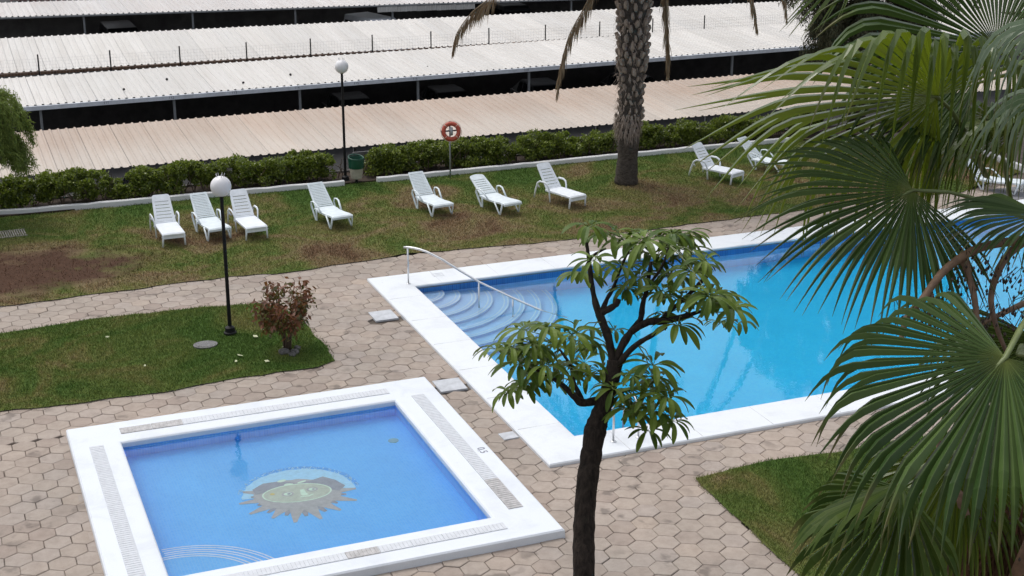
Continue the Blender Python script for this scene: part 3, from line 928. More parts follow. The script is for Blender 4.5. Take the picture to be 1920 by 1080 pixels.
kerb('garden_kerb', [(22.95, 18.6), (22.6, 15.2), (22.4, 13.6)], 'short white kerb seen through hanging fan palm tips', h=.17)

mb = MB(); mb.box((10, 21.68, -.76), (60, .14, 1.72)); tag(mb.build('retaining_wall', M['wall']), 'low rendered wall between the hedge and the car park', 'wall')
mb = MB(); mb.box((0, 0, .3), (1.6, .05, .62), bev=.01); mb.box((-.4, -.03, .3), (.03, .02, .6)); mb.box((.4, -.03, .3), (.03, .02, .6))
o = mb.build('sheet_panel', simple('panel_grey', (0.15, 0.145, 0.145), .8, 0, .15, 3)); o.location = (3.45, 21.52, .08)
tag(o, 'grey sheet panel in the hedge gap behind the litter bin', 'panel')

RP_W, PITCH = 1.048, 0.262
def zlin(zz, x): return zz[0] + (zz[1] - zz[0]) * (x + 6) / 31
def roof_mesh(name, L, mat, rib=.036):
    mb = MB(); prof = []
    for k in range(4):
        x = k * PITCH
        prof += [(x, 0), (x + .150, 0), (x + .180, rib), (x + .226, rib), (x + .256, 0)]
    prof.append((RP_W - .012, 0))
    n = len(prof)
    mb.add([(x, 0, z) for x, z in prof] + [(x, L, z) for x, z in prof], [(i, i + 1, n + i + 1, n + i) for i in range(n - 1)])
    return mb.mesh(name, mat)
def carport(label, yn, zn, yf, zf_, x0, x1, mat, posts, gut, purlin_mat, py, floor=-1.62):
    root = thing('carport', label, 'carport', (0, 0, 0), 0, 'carports in rows beyond the hedge')
    L = math.hypot(yf - yn, 0.2)
    me = roof_mesh('roof_panel', yf - yn + .02, mat)
    n = int((x1 - x0) / RP_W); 
    for k in range(n):
        x = x0 + k * RP_W
        za, zb = zlin(zn, x), zlin(zf_, x)
        o = link('roof_panel', me, root, (x, yn, za + random.uniform(-.004, .004)))
        o.rotation_euler = (math.atan2(zb - za, yf - yn), -math.atan2(zlin(zn, x + 1) - za, 1), 0)
    def strip(name, y, zz, dz, sy, sz, mat, xa=None, xb=None):
        xa = x0 if xa is None else xa; xb = x0 + n * RP_W if xb is None else xb
        mb = MB()
        v = []
        for x in (xa, xb):
            z = zlin(zz, x) + dz
            v += [(x, y - sy / 2, z - sz / 2), (x, y + sy / 2, z - sz / 2), (x, y + sy / 2, z + sz / 2), (x, y - sy / 2, z + sz / 2)]
        mb.add(v, [(0, 1, 2, 3), (7, 6, 5, 4), (0, 4, 5, 1), (1, 5, 6, 2), (2, 6, 7, 3), (3, 7, 4, 0)])
        return mb.build(name, mat, root)
    if gut:
        strip('gutter', yn - .05, zn, -gut[0] / 2 - .004, .10, gut[0], gut[1])
    for f in (.12, .5, .88):
        zz = (zn[0] + (zf_[0] - zn[0]) * f, zn[1] + (zf_[1] - zn[1]) * f)
        strip('purlin', yn + (yf - yn) * f, zz, -.06, .06, .10, purlin_mat)
    for x in posts:
        f = (py - yn) / (yf - yn)
        z = zlin(zn, x) + (zlin(zf_, x) - zlin(zn, x)) * f
        mb = MB(); mb.box((0, 0, (z - .02 - floor) / 2), (.09, .09, z - .02 - floor), bev=.01); mb.box((0, 0, .01), (.2, .2, .02))
        o = mb.build('post', M['galv'], root); o.location = (x, py, floor)
    return root, strip
cp1, _ = carport('nearest carport with pinkish corrugated roof just beyond the hedge', 22.0, (.72, .77), 27.0, (.95, 1.03), -8.2, 31, M['roof_pink'], [-5.2, -.6, 4.1, 8.7, 13.4, 18, 22.6], None, M['galv'], 26.4)
cp2, st2 = carport('white roofed carport with pale grey gutter second from the pool', 31.62, (.87, 1.10), 36.3, (1.06, 1.26), -8.0, 40, M['roof_white'], [-5.8, -1.13, 3.55, 8.23, 12.9, 17.55, 22.2, 26.8, 31.4], (.15, M['gutter']), M['galv'], 31.75)
cp3, st3 = carport('white roofed carport with rusty lower edge behind the wire fence', 37.12, (1.12, 1.06), 42.3, (1.66, 1.43), -8.2, 47, M['roof_white'], [-3, 2, 7, 12, 17, 22, 27, 32], (.11, M['rust']), M['rust'], 37.5)
cp4, st4 = carport('farthest carport with aged roof along the top of the picture', 49.37, (1.56, 1.02), 53.7, (1.66, 1.15), -8.5, 54, M['roof_rust'], [-7.2, -2.25, 2.8, 7.83, 12.85, 17.8, 22.77, 27.5, 32.5], (.07, M['galv']), M['galv'], 49.5)
# bay numbers along the gutter of the second carport
for k, x in enumerate([-3.55, -1.25, 1.05, 3.4, 5.7, 8.05, 10.4, 12.7, 15.0]):
    z = zlin((.87, 1.10), x) - .075
    text('bay_number', str(111 + k), .13, (x, 31.517, z), (math.radians(90), 0, 0), M['mark'], cp2)
# pale hanging sheet below the farthest roof edge
me = roof_mesh('valance_panel', .26, M['roof_white'])
for k in range(5):
    x = 12.0 + k * RP_W
    o = link('valance_panel', me, cp4, (x, 49.30, zlin((1.56, 1.02), x) - .36)); o.rotation_euler = (math.radians(88), 0, 0)

lit = MB()
for x, y in [(-2.75, 32.75), (3.6, 33.3), (1.6, 32.5), (-1.0, 33.9), (9.1, 33.1)]:
    lit.sphere((x, y, .97 + (y - 31.62) * .045), .05 if x < 4 else .03, 7, 5)
tag(lit.build('roof_litter', M['black']), kind='stuff')

# fence between the two middle carports
fen = thing('wire_fence', 'wire mesh fence with dark posts between the two white roofs', 'fence', (0, 36.72, 0))
mb = MB(); mb.box((14, 0, -.35), (46, .16, 2.5)); mb.build('base_wall', simple('dark_block_wall', (.055, .05, .05), .9, 0, .2, 2), fen)
FX = [-5.36, -2.68, 0.0, 2.66, 5.3, 7.93, 10.5, 13.12, 15.75, 18.36, 20.98, 23.61, 26.25, 28.9, 31.5]
for x in FX:
    mb = MB(); mb.tube([(0, 0, .9), (0, 0, 1.80)], .028, 8); mb.lathe([(.035, 0), (.02, .03)], (0, 0, 1.80), 8)
    o = mb.build('post', M['black'], fen); o.location = (x, 0, 0)
mb = MB()
wm = simple('thin_wire', (.38, .37, .36), .6, .2)
for z in (1.02, 1.15, 1.28, 1.41, 1.54, 1.66):
    mb.box((13, 0, z), (40, .004, .004))
x = -7.0
while x < 33:
    mb.box((x, 0.006, 1.34), (.004, .004, .66)); x += .12
tag(mb.build('mesh_wire', wm, fen), kind='stuff')

# ------------------------------------------------------------------ parked vehicles in the shade
def car_parts(root, paint, van=False):
    L, Wd = (4.3, 1.80) if van else (4.15, 1.72)
    def loft(prof_, xw, name, mat, smooth=True):
        # prof_: (y, z, half width)
        mb = MB(); n = len(prof_)
        vs_ = [(-w, y, z) for y, z, w in prof_] + [(w, y, z) for y, z, w in prof_]
        fs = [(i, (i + 1) % n, n + (i + 1) % n, n + i) for i in range(n)] + [tuple(range(n - 1, -1, -1)), tuple(range(n, 2 * n))]
        mb.add(vs_, fs)
        o = mb.build(name, mat, root)
        md = o.modifiers.new('round', 'BEVEL'); md.width = .045; md.segments = 2; md.limit_method = 'ANGLE'; md.angle_limit = math.radians(25)
        return o
    h = Wd / 2
    if van:
        loft([(-2.1, .30, h - .08), (-2.15, .62, h - .06), (-2.0, .86, h - .05), (-1.35, 1.02, h - .02), (2.1, 1.05, h - .02), (2.15, .6, h - .03), (2.1, .3, h - .06)], h, 'body', M[paint])
        loft([(-1.42, 1.00, h - .06), (-.85, 1.98, h - .16), (-.5, 2.16, h - .20), (1.95, 2.18, h - .18), (2.12, 1.0, h - .05)], h, 'cabin', M[paint])
        ws = [(-1.33, 1.18), (-.90, 1.90)]; sw = [(-1.0, 1.25, -.55, 1.90), (-.45, 1.25, .75, 1.92), (.95, 1.25, 1.9, 1.92)]; top = (h - .08, h - .17)
    else:
        loft([(-2.0, .28, h - .08), (-2.07, .55, h - .08), (-1.95, .74, h - .06), (-.95, .90, h - .02), (1.85, .94, h - .03), (2.05, .72, h - .06), (2.02, .3, h - .08)], h, 'body', M[paint])
        loft([(-1.02, .88, h - .07), (-.32, 1.40, h - .24), (.1, 1.46, h - .26), (1.05, 1.45, h - .26), (1.80, .92, h - .08)], h, 'cabin', M[paint])
        ws = [(-.96, .95), (-.36, 1.36)]; sw = [(-.62, .95, -.15, 1.36), (-.05, .95, .62, 1.38), (.72, .95, 1.15, 1.36)]; top = (h - .10, h - .24)
    mb = MB()
    (ya, za), (yb, zb) = ws; d = Vector((0, -(zb - za), (yb - ya))).normalized() * .012
    mb.add([(-top[0] + .06, ya + d.y, za + abs(d.z)), (top[0] - .06, ya + d.y, za + abs(d.z)), (top[1] - .04, yb + d.y, zb + abs(d.z)), (-top[1] + .04, yb + d.y, zb + abs(d.z))], [(0, 1, 2, 3)])
    mb.build('windscreen', M['glass'], root)
    z0_, z1_ = ws[0][1], ws[1][1]
    for s in (-1, 1):
        for ya, za, yb, zb in sw:
            mb = MB(); w0, w1 = top[0] + .03, top[1] + .035
            mb.add([(s * w0, ya, za), (s * w0, yb - .02, za), (s * w1, yb - .06, zb), (s * w1, ya + (.30 if ya == sw[0][0] else .03), zb)], [(0, 1, 2, 3) if s > 0 else (3, 2, 1, 0)])
            mb.build('side_window', M['glass'], root)
        mb = MB(); mb.box((s * (h + .06), ws[0][0] + .25, ws[0][1] + .06), (.16, .08, .13), bev=.03); mb.build('mirror', M[paint], root)
        mb = MB(); mb.box((s * (h - .32), -2.07, .66), (.36, .08, .14), bev=.03); mb.build('headlight', M['lamp_glass'], root)
        for y in (-1.28, 1.28):
            mb = MB(); Mx = Matrix.Rotation(math.pi / 2, 4, 'Y')
            t = MB(); t.lathe([(.20, -.10), (.30, -.10), (.315, -.06), (.315, .06), (.30, .10), (.20, .10)], (0, 0, 0), 18)
            mb.add([tuple(Mx @ Vector(p)) for p in t.v], t.f)
            wh = mb.build('wheel', M['tyre'], root); wh.location = (s * (h - .12), y, .315)
            mb = MB(); t = MB(); t.lathe([(.19, -.085), (.19, .104), (.06, .115)], (0, 0, 0), 12)
            mb.add([tuple(Mx @ Vector(p)) for p in t.v], t.f); mb.build('rim', M['rim'], wh)
    mb = MB(); mb.box((0, -2.08, .42), (.5, .02, .11)); mb.build('number_plate', M['lamp_glass'], root)
cars = [  # x, y, heading, paint, van, label
    (12.2, 50.0, 0.30, 'car_white', True, 'white van with dark windows parked under the farthest carport'),
    (-0.35, 51.5, 0.02, 'car_black', True, 'black high roofed car with grey mirrors under the farthest carport'),
    (4.3, 52.0, 0, 'car_grey', False, 'dark grey car second left of the white van in deep shade'),
    (8.4, 52.1, 0, 'car_black', False, 'black car in deep shade just left of the white van'),
    (17.2, 52.0, 0, 'car_grey', False, 'dark grey car behind the tall palm trunk under the farthest carport'),
    (20.4, 52.0, 0, 'car_grey', True, 'grey van at the right end of the farthest carport'),
    (6.3, 34.2, 0.0, 'car_black', False, 'black car under the second carport right of the tall lamp'),
    (10.4, 34.2, 0.0, 'car_black', False, 'black car under the second carport beyond the life ring'),
    (14.6, 34.2, -.03, 'car_grey', False, 'dark grey car under the second carport left of the palm trunk'),
    (18.9, 34.2, 0, 'car_black', False, 'black car under the second carport right of the palm trunk'),
    (-3.3, 24.4, math.pi, 'car_blue', False, 'dark blue car glimpsed through the hedge under the pinkish roof'),
]
for x, y, rz, paint, van, lab in cars:
    r = thing('parked_van' if van else 'parked_car', lab, 'van' if van else 'car', (x, y, -1.62), rz, 'vehicles parked under the carports')
    car_parts(r, paint, van)
def moto(x, y, rz, lab):
    r = thing('motorcycle', lab, 'motorcycle', (x, y, -1.62), rz, 'motorcycles under the second carport')
    for yy in (-.68, .68):
        mb = MB(); P = [(0, yy + .29 * math.cos(t), .30 + .29 * math.sin(t)) for t in [2 * math.pi * i / 20 for i in range(21)]]
        mb.tube(P, .05, 6, False); w = mb.build('wheel', M['tyre'], r, True)
    mb = MB(); mb.tube([(0, -.68, .3), (0, -.48, .75), (0, -.38, 1.0)], .035, 6); mb.build('fork', M['steel'], r, True)
    mb = MB(); mb.tube([(-.36, -.30, 1.06), (-.2, -.40, 1.04), (.2, -.40, 1.04), (.36, -.30, 1.06)], .02, 6); mb.build('handlebar', M['steel'], r, True)
    mb = MB(); mb.tube([(0, -.40, .80), (0, -.15, .90), (0, .15, .85), (0, .3, .72)], [.08, .16, .15, .06], 8, True, .8); mb.build('tank', M['car_red'], r, True)
    mb = MB(); mb.tube([(0, .1, .80), (0, .4, .80), (0, .85, .92)], [.08, .13, .07], 8, True, .5); mb.build('seat', M['black'], r, True)
    mb = MB(); mb.box((0, -.02, .45), (.26, .5, .36), bev=.06); mb.build('engine', M['rim'], r)
    mb = MB(); mb.sphere((0, -.50, .92), .09, 10, 8); mb.build('headlight', M['lamp_glass'], r, True)
    for s in (-1, 1):
        mb = MB(); mb.tube([(s * .3, -.36, 1.05), (s * .38, -.40, 1.22)], .008, 5); mb.sphere((s * .38, -.40, 1.26), .05, 8, 6); mb.build('mirror', M['steel'], r, True)
moto(3.0, 33.0, .25, 'motorcycle beside a carport post left of the tall lamp')
moto(4.75, 33.0, -.2, 'motorcycle just right of the tall lamp in shade')

# brushy strip and rubble bank behind the farthest carport
def scatter_leaves(n, pos_fn, size, mat, name, parent=None, elong=1.6, droop=0.3):
    V = np.zeros((n, 4, 3))
    P = pos_fn(n)
    a = RNG.uniform(0, 2 * np.pi, n); t = RNG.normal(0, .7, n)
    d = np.stack([np.cos(a) * np.cos(t), np.sin(a) * np.cos(t), np.sin(t) - droop], 1); d /= np.linalg.norm(d, axis=1)[:, None]
    s = RNG.normal(size=(n, 3)); s -= d * np.sum(s * d, 1)[:, None]; s /= np.linalg.norm(s, axis=1)[:, None]
    L = (size * RNG.uniform(.6, 1.4, n))[:, None]; w = L / elong / 2
    V[:, 0] = P; V[:, 1] = P + d * L * .5 + s * w; V[:, 2] = P + d * L; V[:, 3] = P + d * L * .5 - s * w
    F = np.arange(n * 4).reshape(n, 4)
    return link(name, np_mesh(name, V.reshape(-1, 3), F, mat), parent)
def bank(n):
    x = RNG.uniform(-9, 6, n); y = RNG.uniform(54.2, 57.5, n); z = -1.5 + RNG.random(n) ** .6 * (3.0 + .9 * np.sin(x * 1.3) + .6 * np.sin(x * 3.7))
    return np.stack([x, y, z], 1)
bk = scatter_leaves(9000, bank, .16, simple('reddish_brush', (.16, .09, .085), .8, 0, .4, 1.2), 'reddish_brush')
tag(bk, kind='stuff')
mb = MB(); mb.box((14, 53.95, -.3), (62, .20, 2.64)); tag(mb.build('dark_backing_wall', M['wall']), 'dark backing wall added to keep the farthest carport dark inside', 'wall')  # added wall: hides the bank so the space under the roof stays dark

# ------------------------------------------------------------------ lamps, bin, life ring, small ground pieces
def lamp(loc, h, gr, label):
    r = thing('garden_lamp', label, 'lamp', loc, 0, 'globe lamps on black poles')
    mb = MB(); mb.lathe([(.14, 0), (.14, .05), (.115, .07), (.105, .16), (.06, .19), (.045, .20)], (0, 0, 0), 16); mb.build('base', M['black'], r)
    mb = MB(); mb.tube([(0, 0, .18), (0, 0, h - gr * 1.95)], [.042, .038], 12); mb.lathe([(.05, 0), (.085, .03), (.09, .07), (.05, .09)], (0, 0, h - gr * 2.02), 14); o = mb.build('pole', M['black'], r); autosmooth(o)
    mb = MB(); mb.sphere((0, 0, h - gr), gr, 28, 18); mb.build('globe', M['globe'], r, True)
    mb = MB()
    for i in range(7):
        t = i * 2.4; d = Vector((math.cos(t) * .35, math.sin(t) * .35, 1)).normalized()
        mb.tube([Vector((0, 0, h - gr)) + d * (gr - .01), Vector((0, 0, h - gr)) + d * (gr + .075)], .007, 5)
    tag(mb.build('bird_spike', M['spike'], r), kind='stuff')
    return r
lamp((-3.86, 8.71, 0.02), 3.57, .222, 'white globe lamp on black pole in the middle lawn')
lamp((2.16, 20.66, 0.0), 3.75, .205, 'white globe lamp on black pole behind the litter bin')

bin_ = thing('litter_bin', 'litter bin with dark green open lid and beige body', 'litter bin', (2.42, 20.34, 0.0))
bin_.scale = (.86, .86, .93)
mb = MB(); mb.lathe([(.09, 0), (.09, .03), (.05, .05), (.05, .2)], (0, 0, 0), 12); mb.build('foot', M['black'], bin_)
mb = MB(); mb.lathe([(.18, .17), (.20, .19), (.235, .45), (.25, .60), (.24, .61)], (0, 0, 0), 20); autosmooth(mb.build('body', M['bin_beige'], bin_))
mb = MB(); mb.lathe([(.255, .52), (.268, .54), (.275, .72), (.285, .86), (.27, .875), (.245, .86), (.22, .70), (.15, .64)], (0, 0, 0), 20)
autosmooth(mb.build('lid', M['bin_green'], bin_))
mb = MB(); mb.tube([(.27 * math.cos(t), .27 * math.sin(t), .87 + .05 * math.cos(t - 1.9)) for t in [2 * math.pi * i / 20 for i in range(21)]], .022, 6, False); mb.build('rim', M['bin_green'], bin_, True)

lr = thing('life_ring_post', 'grey post holding a red life ring in front of the hedge', 'life ring', (5.30, 19.90, 0.0))
mb = MB(); mb.tube([(0, 0, 0), (0, 0, 1.80)], .026, 10); mb.build('post', M['galv'], lr, True)
mb = MB(); mb.box((0, -.035, 1.50), (.62, .02, .05), bev=.004); mb.build('bracket', M['galv'], lr)
RC = Vector((0, -.12, 1.50))
face = Vector((-.25, -1, .25)).normalized(); ux = face.cross(Vector((0, 0, 1))).normalized(); uz = ux.cross(face).normalized()
mb = MB(); n = 28
mb.tube([RC + ux * .235 * math.cos(t) + uz * .235 * math.sin(t) for t in [2 * math.pi * i / n for i in range(n + 1)]], .066, 10, False)
lo = mb.build('ring', M['ring'], lr, True)
for q in range(4):
    t0 = math.radians(45 + 90 * q); mb = MB()
    mb.tube([RC + ux * .235 * math.cos(t) + uz * .235 * math.sin(t) for t in [t0 + d * .035 for d in (-1.2, -.4, .4, 1.2)]], .0685, 10)
    mb.build('tape', M['ring_pale'], lo, True)
mb = MB(); mb.tube([RC + ux * (.32 + .01 * math.sin(i * 1.57)) * math.cos(t) + uz * .32 * math.sin(t) - face * 0 for i, t in enumerate([2 * math.pi * k / 24 for k in range(25)])], .010, 5, False); mb.build('rope', M['ring_pale'], lr, True)
mb = MB(); mb.tube([RC + uz * z + face * .03 for z in (-.13, -.11, .11, .14)], [.03, .07, .07, .03], 10, True, .7); mb.build('float', M['galv'], lr, True)

mb = MB()
for k in range(12): mb.box((-.33 + .06 * k, 0, .012), (.035, .62, .024))
mb.box((0, -.32, .01), (.74, .03, .022)); mb.box((0, .32, .01), (.74, .03, .022))
o = mb.build('drain_grating', simple('pale_grating', (.34, .31, .27), .8, 0, .15, 6)); o.location = (-7.75, 18.48, .022); o.rotation_euler = (0, 0, .05)
tag(o, 'pale slatted drain grating in the lawn at the left edge', 'drain cover')
mb = MB(); mb.prism(ell(0, 0, .26, .22, 18), -.02, .035); mb.prism(ell(0, 0, .20, .165, 18), .03, .040)
o = mb.build('manhole_cover', M['iron']); o.location = (-4.5, 8.20, .02)
tag(o, 'grey oval cover lying in the middle lawn left of the lamp', 'manhole cover')

# leaf litter on the middle lawn
lv = MB()
for x, y, s in [(-3.4, 8.25, .09), (-3.95, 7.25, .10), (-4.1, 6.95, .06), (-3.5, 6.72, .07), (-3.15, 8.6, .06), (-5.9, 7.4, .05), (-3.0, 7.4, .05), (-6.4, 9.4, .05), (-2.6, 8.2, .06)]:
    a = random.uniform(0, 6)
    m2 = MB(); m2.add([(x + s * math.cos(a + t) * r, y + s * math.sin(a + t) * r, .055 + z) for t, r, z in ((0, 1, .02), (1.4, .5, .0), (3.14, 1, .015), (4.7, .5, .025))], [(0, 1, 2, 3)])
    lv.add(m2.v, m2.f)
tag(lv.build('fallen_leaves', M['petal']), kind='stuff')

# ------------------------------------------------------------------ sun loungers
def rbar(mb, pts, w, h):      # flat moulded bar along a path
    mb.tube(pts, w / 2, 8, True, h / w)
def lounger(kind, back, loc, rz, label):
    r = thing('sun_lounger', label, 'sun lounger', loc, rz, 'white plastic sun loungers on the far lawn')
    m = M['plastic'] if kind == 'A' else M['plastic_old']
    # seat shell with turned-down rim
    if kind == 'A':
        prof = [(-.06, .26), (-.08, .325), (-.04, .355), (.25, .350), (.75, .340), (1.10, .330)]
    else:
        prof = [(-.10, .33), (-.06, .362), (.15, .355), (.45, .320), (.85, .300), (1.20, .315)] if kind == 'B' else [(-.16, .33), (-.12, .362), (.12, .355), (.45, .320), (.85, .300), (1.20, .315)]
    w = .295
    mb = MB(); vs_, fs = [], []
    for y, z in prof:
        vs_ += [(-w, y, z - .05), (-w, y, z - .004), (-w + .03, y, z + .004), (w - .03, y, z + .004), (w, y, z - .004), (w, y, z - .05)]
    for i in range(len(prof) - 1):
        for k in range(5): fs.append((i * 6 + k, i * 6 + k + 1, (i + 1) * 6 + k + 1, (i + 1) * 6 + k))
    n = len(prof) - 1
    fs.append((5, 4, 3, 2, 1, 0)); fs.append(tuple(n * 6 + k for k in range(6)))
    mb.add(vs_, fs)
    seat = mb.build('seat', m, r)
    md = seat.modifiers.new('thick', 'SOLIDIFY'); md.thickness = .022; md.offset = -1
    # backrest with slots
    ang = math.radians({'A': 49, 'B': 40, 'C': 29}[kind]); Lb = {'A': .84, 'B': .82, 'C': .78}[kind]
    hy, hz = (1.08, .335) if kind == 'A' else (1.20, .33)
    Mx = Matrix.Translation((0, hy, hz)) @ Matrix.Rotation(ang, 4, 'X')
    bk_ = MB()
    def pl(x0, x1, y0, y1, t=.024):
        bk_.box(((x0 + x1) / 2, (y0 + y1) / 2, 0), (x1 - x0, y1 - y0, t), M=None)
    wb, wt = .275, .235
    nsl = 6 if back == 'A' else 13
    y0, y1 = (.05, Lb - .20) if back == 'A' else (.06, Lb - .07)
    # side rails taper towards the top
    def quad(a, b, t=.026):
        (xa0, xa1, ya), (xb0, xb1, yb) = a, b
        v = [(xa0, ya, -t / 2), (xa1, ya, -t / 2), (xb1, yb, -t / 2), (xb0, yb, -t / 2), (xa0, ya, t / 2), (xa1, ya, t / 2), (xb1, yb, t / 2), (xb0, yb, t / 2)]
        bk_.add(v, [(3, 2, 1, 0), (4, 5, 6, 7), (0, 1, 5, 4), (1, 2, 6, 5), (2, 3, 7, 6), (3, 0, 4, 7)])
    rw = .065 if back == 'A' else .045
    for s in (-1, 1):
        e0, e1 = s * wb, s * (wb + (wt - wb) * y1 / Lb)
        i0, i1 = s * (wb - rw), s * (abs(e1) - rw)
        quad((min(e0, i0), max(e0, i0), 0), (min(e1, i1), max(e1, i1), y1))
    # rounded top panel
    we = wb + (wt - wb) * y1 / Lb
    top = [(-we, y1), (we, y1)]
    rr = .07 if back == 'A' else .03
    for i in range(7): t = math.radians(90 * i / 6); top.append((wt - rr + rr * math.cos(t), Lb - rr + rr * math.sin(t)))
    if kind == 'C':
        for i in range(1, 6): top.append((wt * .8 * (1 - i / 3), Lb + .03 * math.sin(math.pi * i / 6)))
    for i in range(7): t = math.radians(90 + 90 * i / 6); top.append((-wt + rr + rr * math.cos(t), Lb - rr + rr * math.sin(t)))
    bk_.prism(top, -.014, .014)
    bk_.box((0, .02, 0), (2 * (wb - rw), .04, .024))
    bk_.v = [tuple(Mx @ Vector(p)) for p in bk_.v]
    bo = bk_.build('backrest', m, r)
    step = (y1 - y0) / nsl
    sm = None
    for k in range(nsl):
        ya, yb = y0 + k * step, y0 + (k + 1) * step - (.016 if back == 'A' else .009)
        ww = wb - rw + (wt - wb) * (ya / Lb)
        if sm is None:
            s_ = MB(); s_.box((0, 0, 0), (2 * (wb - rw) + .01, yb - ya, .018), bev=.004); sm = s_.mesh('slat', m)
        o = link('slat', sm, bo); o.matrix_local = Mx @ Matrix.Translation((0, (ya + yb) / 2, 0)) @ Matrix.Diagonal((ww / (wb - rw), 1, 1, 1))
    # legs and arms
    for s in (-1, 1):
        if kind == 'A':
            mb = MB(); rbar(mb, [(s * .265, -.05, .33), (s * .28, -.045, .18), (s * .292, -.03, 0)], .062, .05); mb.build('leg', m, r, True)
            mb = MB(); rbar(mb, [(s * .30, .86, 0), (s * .305, .88, .25), (s * .325, .90, .42), (s * .345, .96, .52), (s * .355, 1.08, .555), (s * .355, 1.28, .545), (s * .35, 1.40, .47), (s * .34, 1.50, .25), (s * .33, 1.58, 0)], .062, .042); mb.build('armrest', m, r, True)
            mb = MB(); rbar(mb, [(s * .28, .9, .31), (s * .345, .9, .31)], .05, .05); rbar(mb, [(s * .27, 1.40, .32), (s * .345, 1.42, .42)], .05, .05); mb.build('bracket', m, r, True)
        else:
            mb = MB(); rbar(mb, [(s * .30, .36, .31), (s * .305, .20, .15), (s * .31, .08, .015), (s * .31, .04, .012), (s * .305, -.0, .12), (s * .295, -.06, .34)], .052, .036); mb.build('leg', m, r, True)
            mb = MB(); rbar(mb, [(s * .30, .70, .30), (s * .325, .86, .42), (s * .345, .98, .50), (s * .35, 1.12, .52), (s * .35, 1.26, .49), (s * .345, 1.30, .40), (s * .335, 1.16, .20), (s * .325, 1.04, .015), (s * .32, .98, .012), (s * .315, 1.0, .2), (s * .305, 1.02, .30)], .055, .036); mb.build('armrest', m, r, True)
    for y in (.35, .8):
        mb = MB(); mb.box((0, y, .285), (.54, .05, .03)); mb.build('crossbar', m, r)
    return r
LG = [
    ('A', 'A', -3.91, 15.86, 1, 'leftmost wide slotted white lounger at the left end of the row'),
    ('B', 'B', -2.70, 15.98, 6, 'white lounger with many fine slats second from left beside the lamp pole'),
    ('A', 'A', -1.77, 15.66, 4, 'wide slotted white lounger third from left just right of the lamp pole'),
    ('B', 'B', .62, 15.90, 8, 'white lounger with fine slats standing alone below the litter bin'),
    ('B', 'B', 3.58, 16.02, 6, 'white lounger with fine slats just left of the life ring post'),
    ('C', 'A', 5.42, 15.52, 10, 'white lounger with low rounded slotted back right of the life ring post'),
    ('A', 'A', 7.46, 15.40, 14, 'wide slotted white lounger with arched arms left of the tall palm trunk'),
    ('A', 'A', 13.12, 16.10, 21, 'wide slotted white lounger right of the palm trunk behind fan leaf tips'),
    ('B', 'B', 15.25, 16.62, 24, 'white lounger with fine slats at the far right of the lawn'),
    ('B', 'B', 20.4, 12.05, 30, 'white lounger on grey paving glimpsed through the fan palm at right'),
]
for kd, bk2, x, y, rz, lab in LG:
    lounger(kd, bk2, (x + .02, y - (.14 if kd == 'A' else .22), .05), math.radians(rz), lab)

# ------------------------------------------------------------------ planting
def hedge(x0, x1, y0, y1, zt, n, label, dens_lo=1.0):
    r = thing('hedge', label, 'hedge', ((x0 + x1) / 2, (y0 + y1) / 2, 0), 0, 'clipped hedge behind the far lawn')
    cx, cy_ = (x0 + x1) / 2, (y0 + y1) / 2
    nc = int((x1 - x0) * 26)
    ccx = RNG.uniform(x0, x1, nc); ccy = RNG.uniform(y0 + .12, y1 - .12, nc); ccz = RNG.uniform(.16, zt - .05, nc) + .04 * np.sin(ccx * 1.7) + .03 * np.sin(ccx * 4.1)
    def pos(n):
        # leaves crowd on twig-end clumps, mostly near the skin; the foot of the hedge is thin
        k = RNG.integers(0, nc, n)
        d = RNG.normal(size=(n, 3)); d /= np.linalg.norm(d, axis=1)[:, None]
        R_ = RNG.uniform(.10, .24, nc)[k] * RNG.uniform(.55, 1.05, n)
        P = np.stack([ccx[k], ccy[k], ccz[k]], 1) + d * R_[:, None] * np.array([1.2, 1.0, .8])
        keep = P[:, 2] > .12
        P = P[keep & ((P[:, 2] > .40) | (RNG.random(n) < .6))]
        return P - np.array([cx, cy_, 0])
    P = pos(n)
    o = scatter_leaves(len(P), lambda q: P, .078, M['hedge'], 'foliage', r, 1.7, .15)
    mb = MB(); x = x0 + .15
    while x < x1 - .1:
        for q in range(4):
            a = random.uniform(0, 6.28); y = random.uniform(y0 + .15, y1 - .3)
            tip = Vector((x + math.cos(a) * .32, y + math.sin(a) * .18, random.uniform(.45, zt - .1))); b0 = Vector((x, y + .1, .0)); md = b0.lerp(tip, .45) + Vector((random.gauss(0, .05), random.gauss(0, .05), .02))
            mb.tube([b0 - Vector((cx, cy_, 0)), md - Vector((cx, cy_, 0)), tip - Vector((cx, cy_, 0))], [.018, .012, .006], 5)
        x += random.uniform(.28, .5)
    tag(mb.build('stem', M['twig'], r), kind='stuff')
    return r
hedge(-9.5, 1.72, 20.55, 21.45, .92, 85000, 'leafy green hedge left of the litter bin behind three loungers')
hedge(3.05, 10.2, 20.50, 21.45, .88, 64000, 'bright green hedge between the litter bin and the palm trunk')
hedge(10.4, 19.5, 20.60, 21.45, .84, 54000, 'darker hedge right of the palm trunk behind fan leaves')
# dry vine tangle in the gap beside the bin
vine = MB()
for k in range(16):
    a = random.uniform(0, 6.28); b0 = Vector((random.uniform(1.4, 3.0), random.uniform(20.7, 21.3), .02))
    p1 = b0 + Vector((random.gauss(0, .2), random.gauss(0, .1), random.uniform(.3, .6))); p2 = p1 + Vector((random.gauss(.1, .25), random.gauss(0, .12), random.uniform(-.2, .3)))
    vine.tube([b0, b0.lerp(p1, .5) + Vector((random.gauss(0, .06), 0, .05)), p1, p2], [.016, .013, .010, .004], 5)
tag(vine.build('dry_shrub', M['twig']), 'bare twiggy shrub in the hedge gap beside the litter bin', 'shrub')

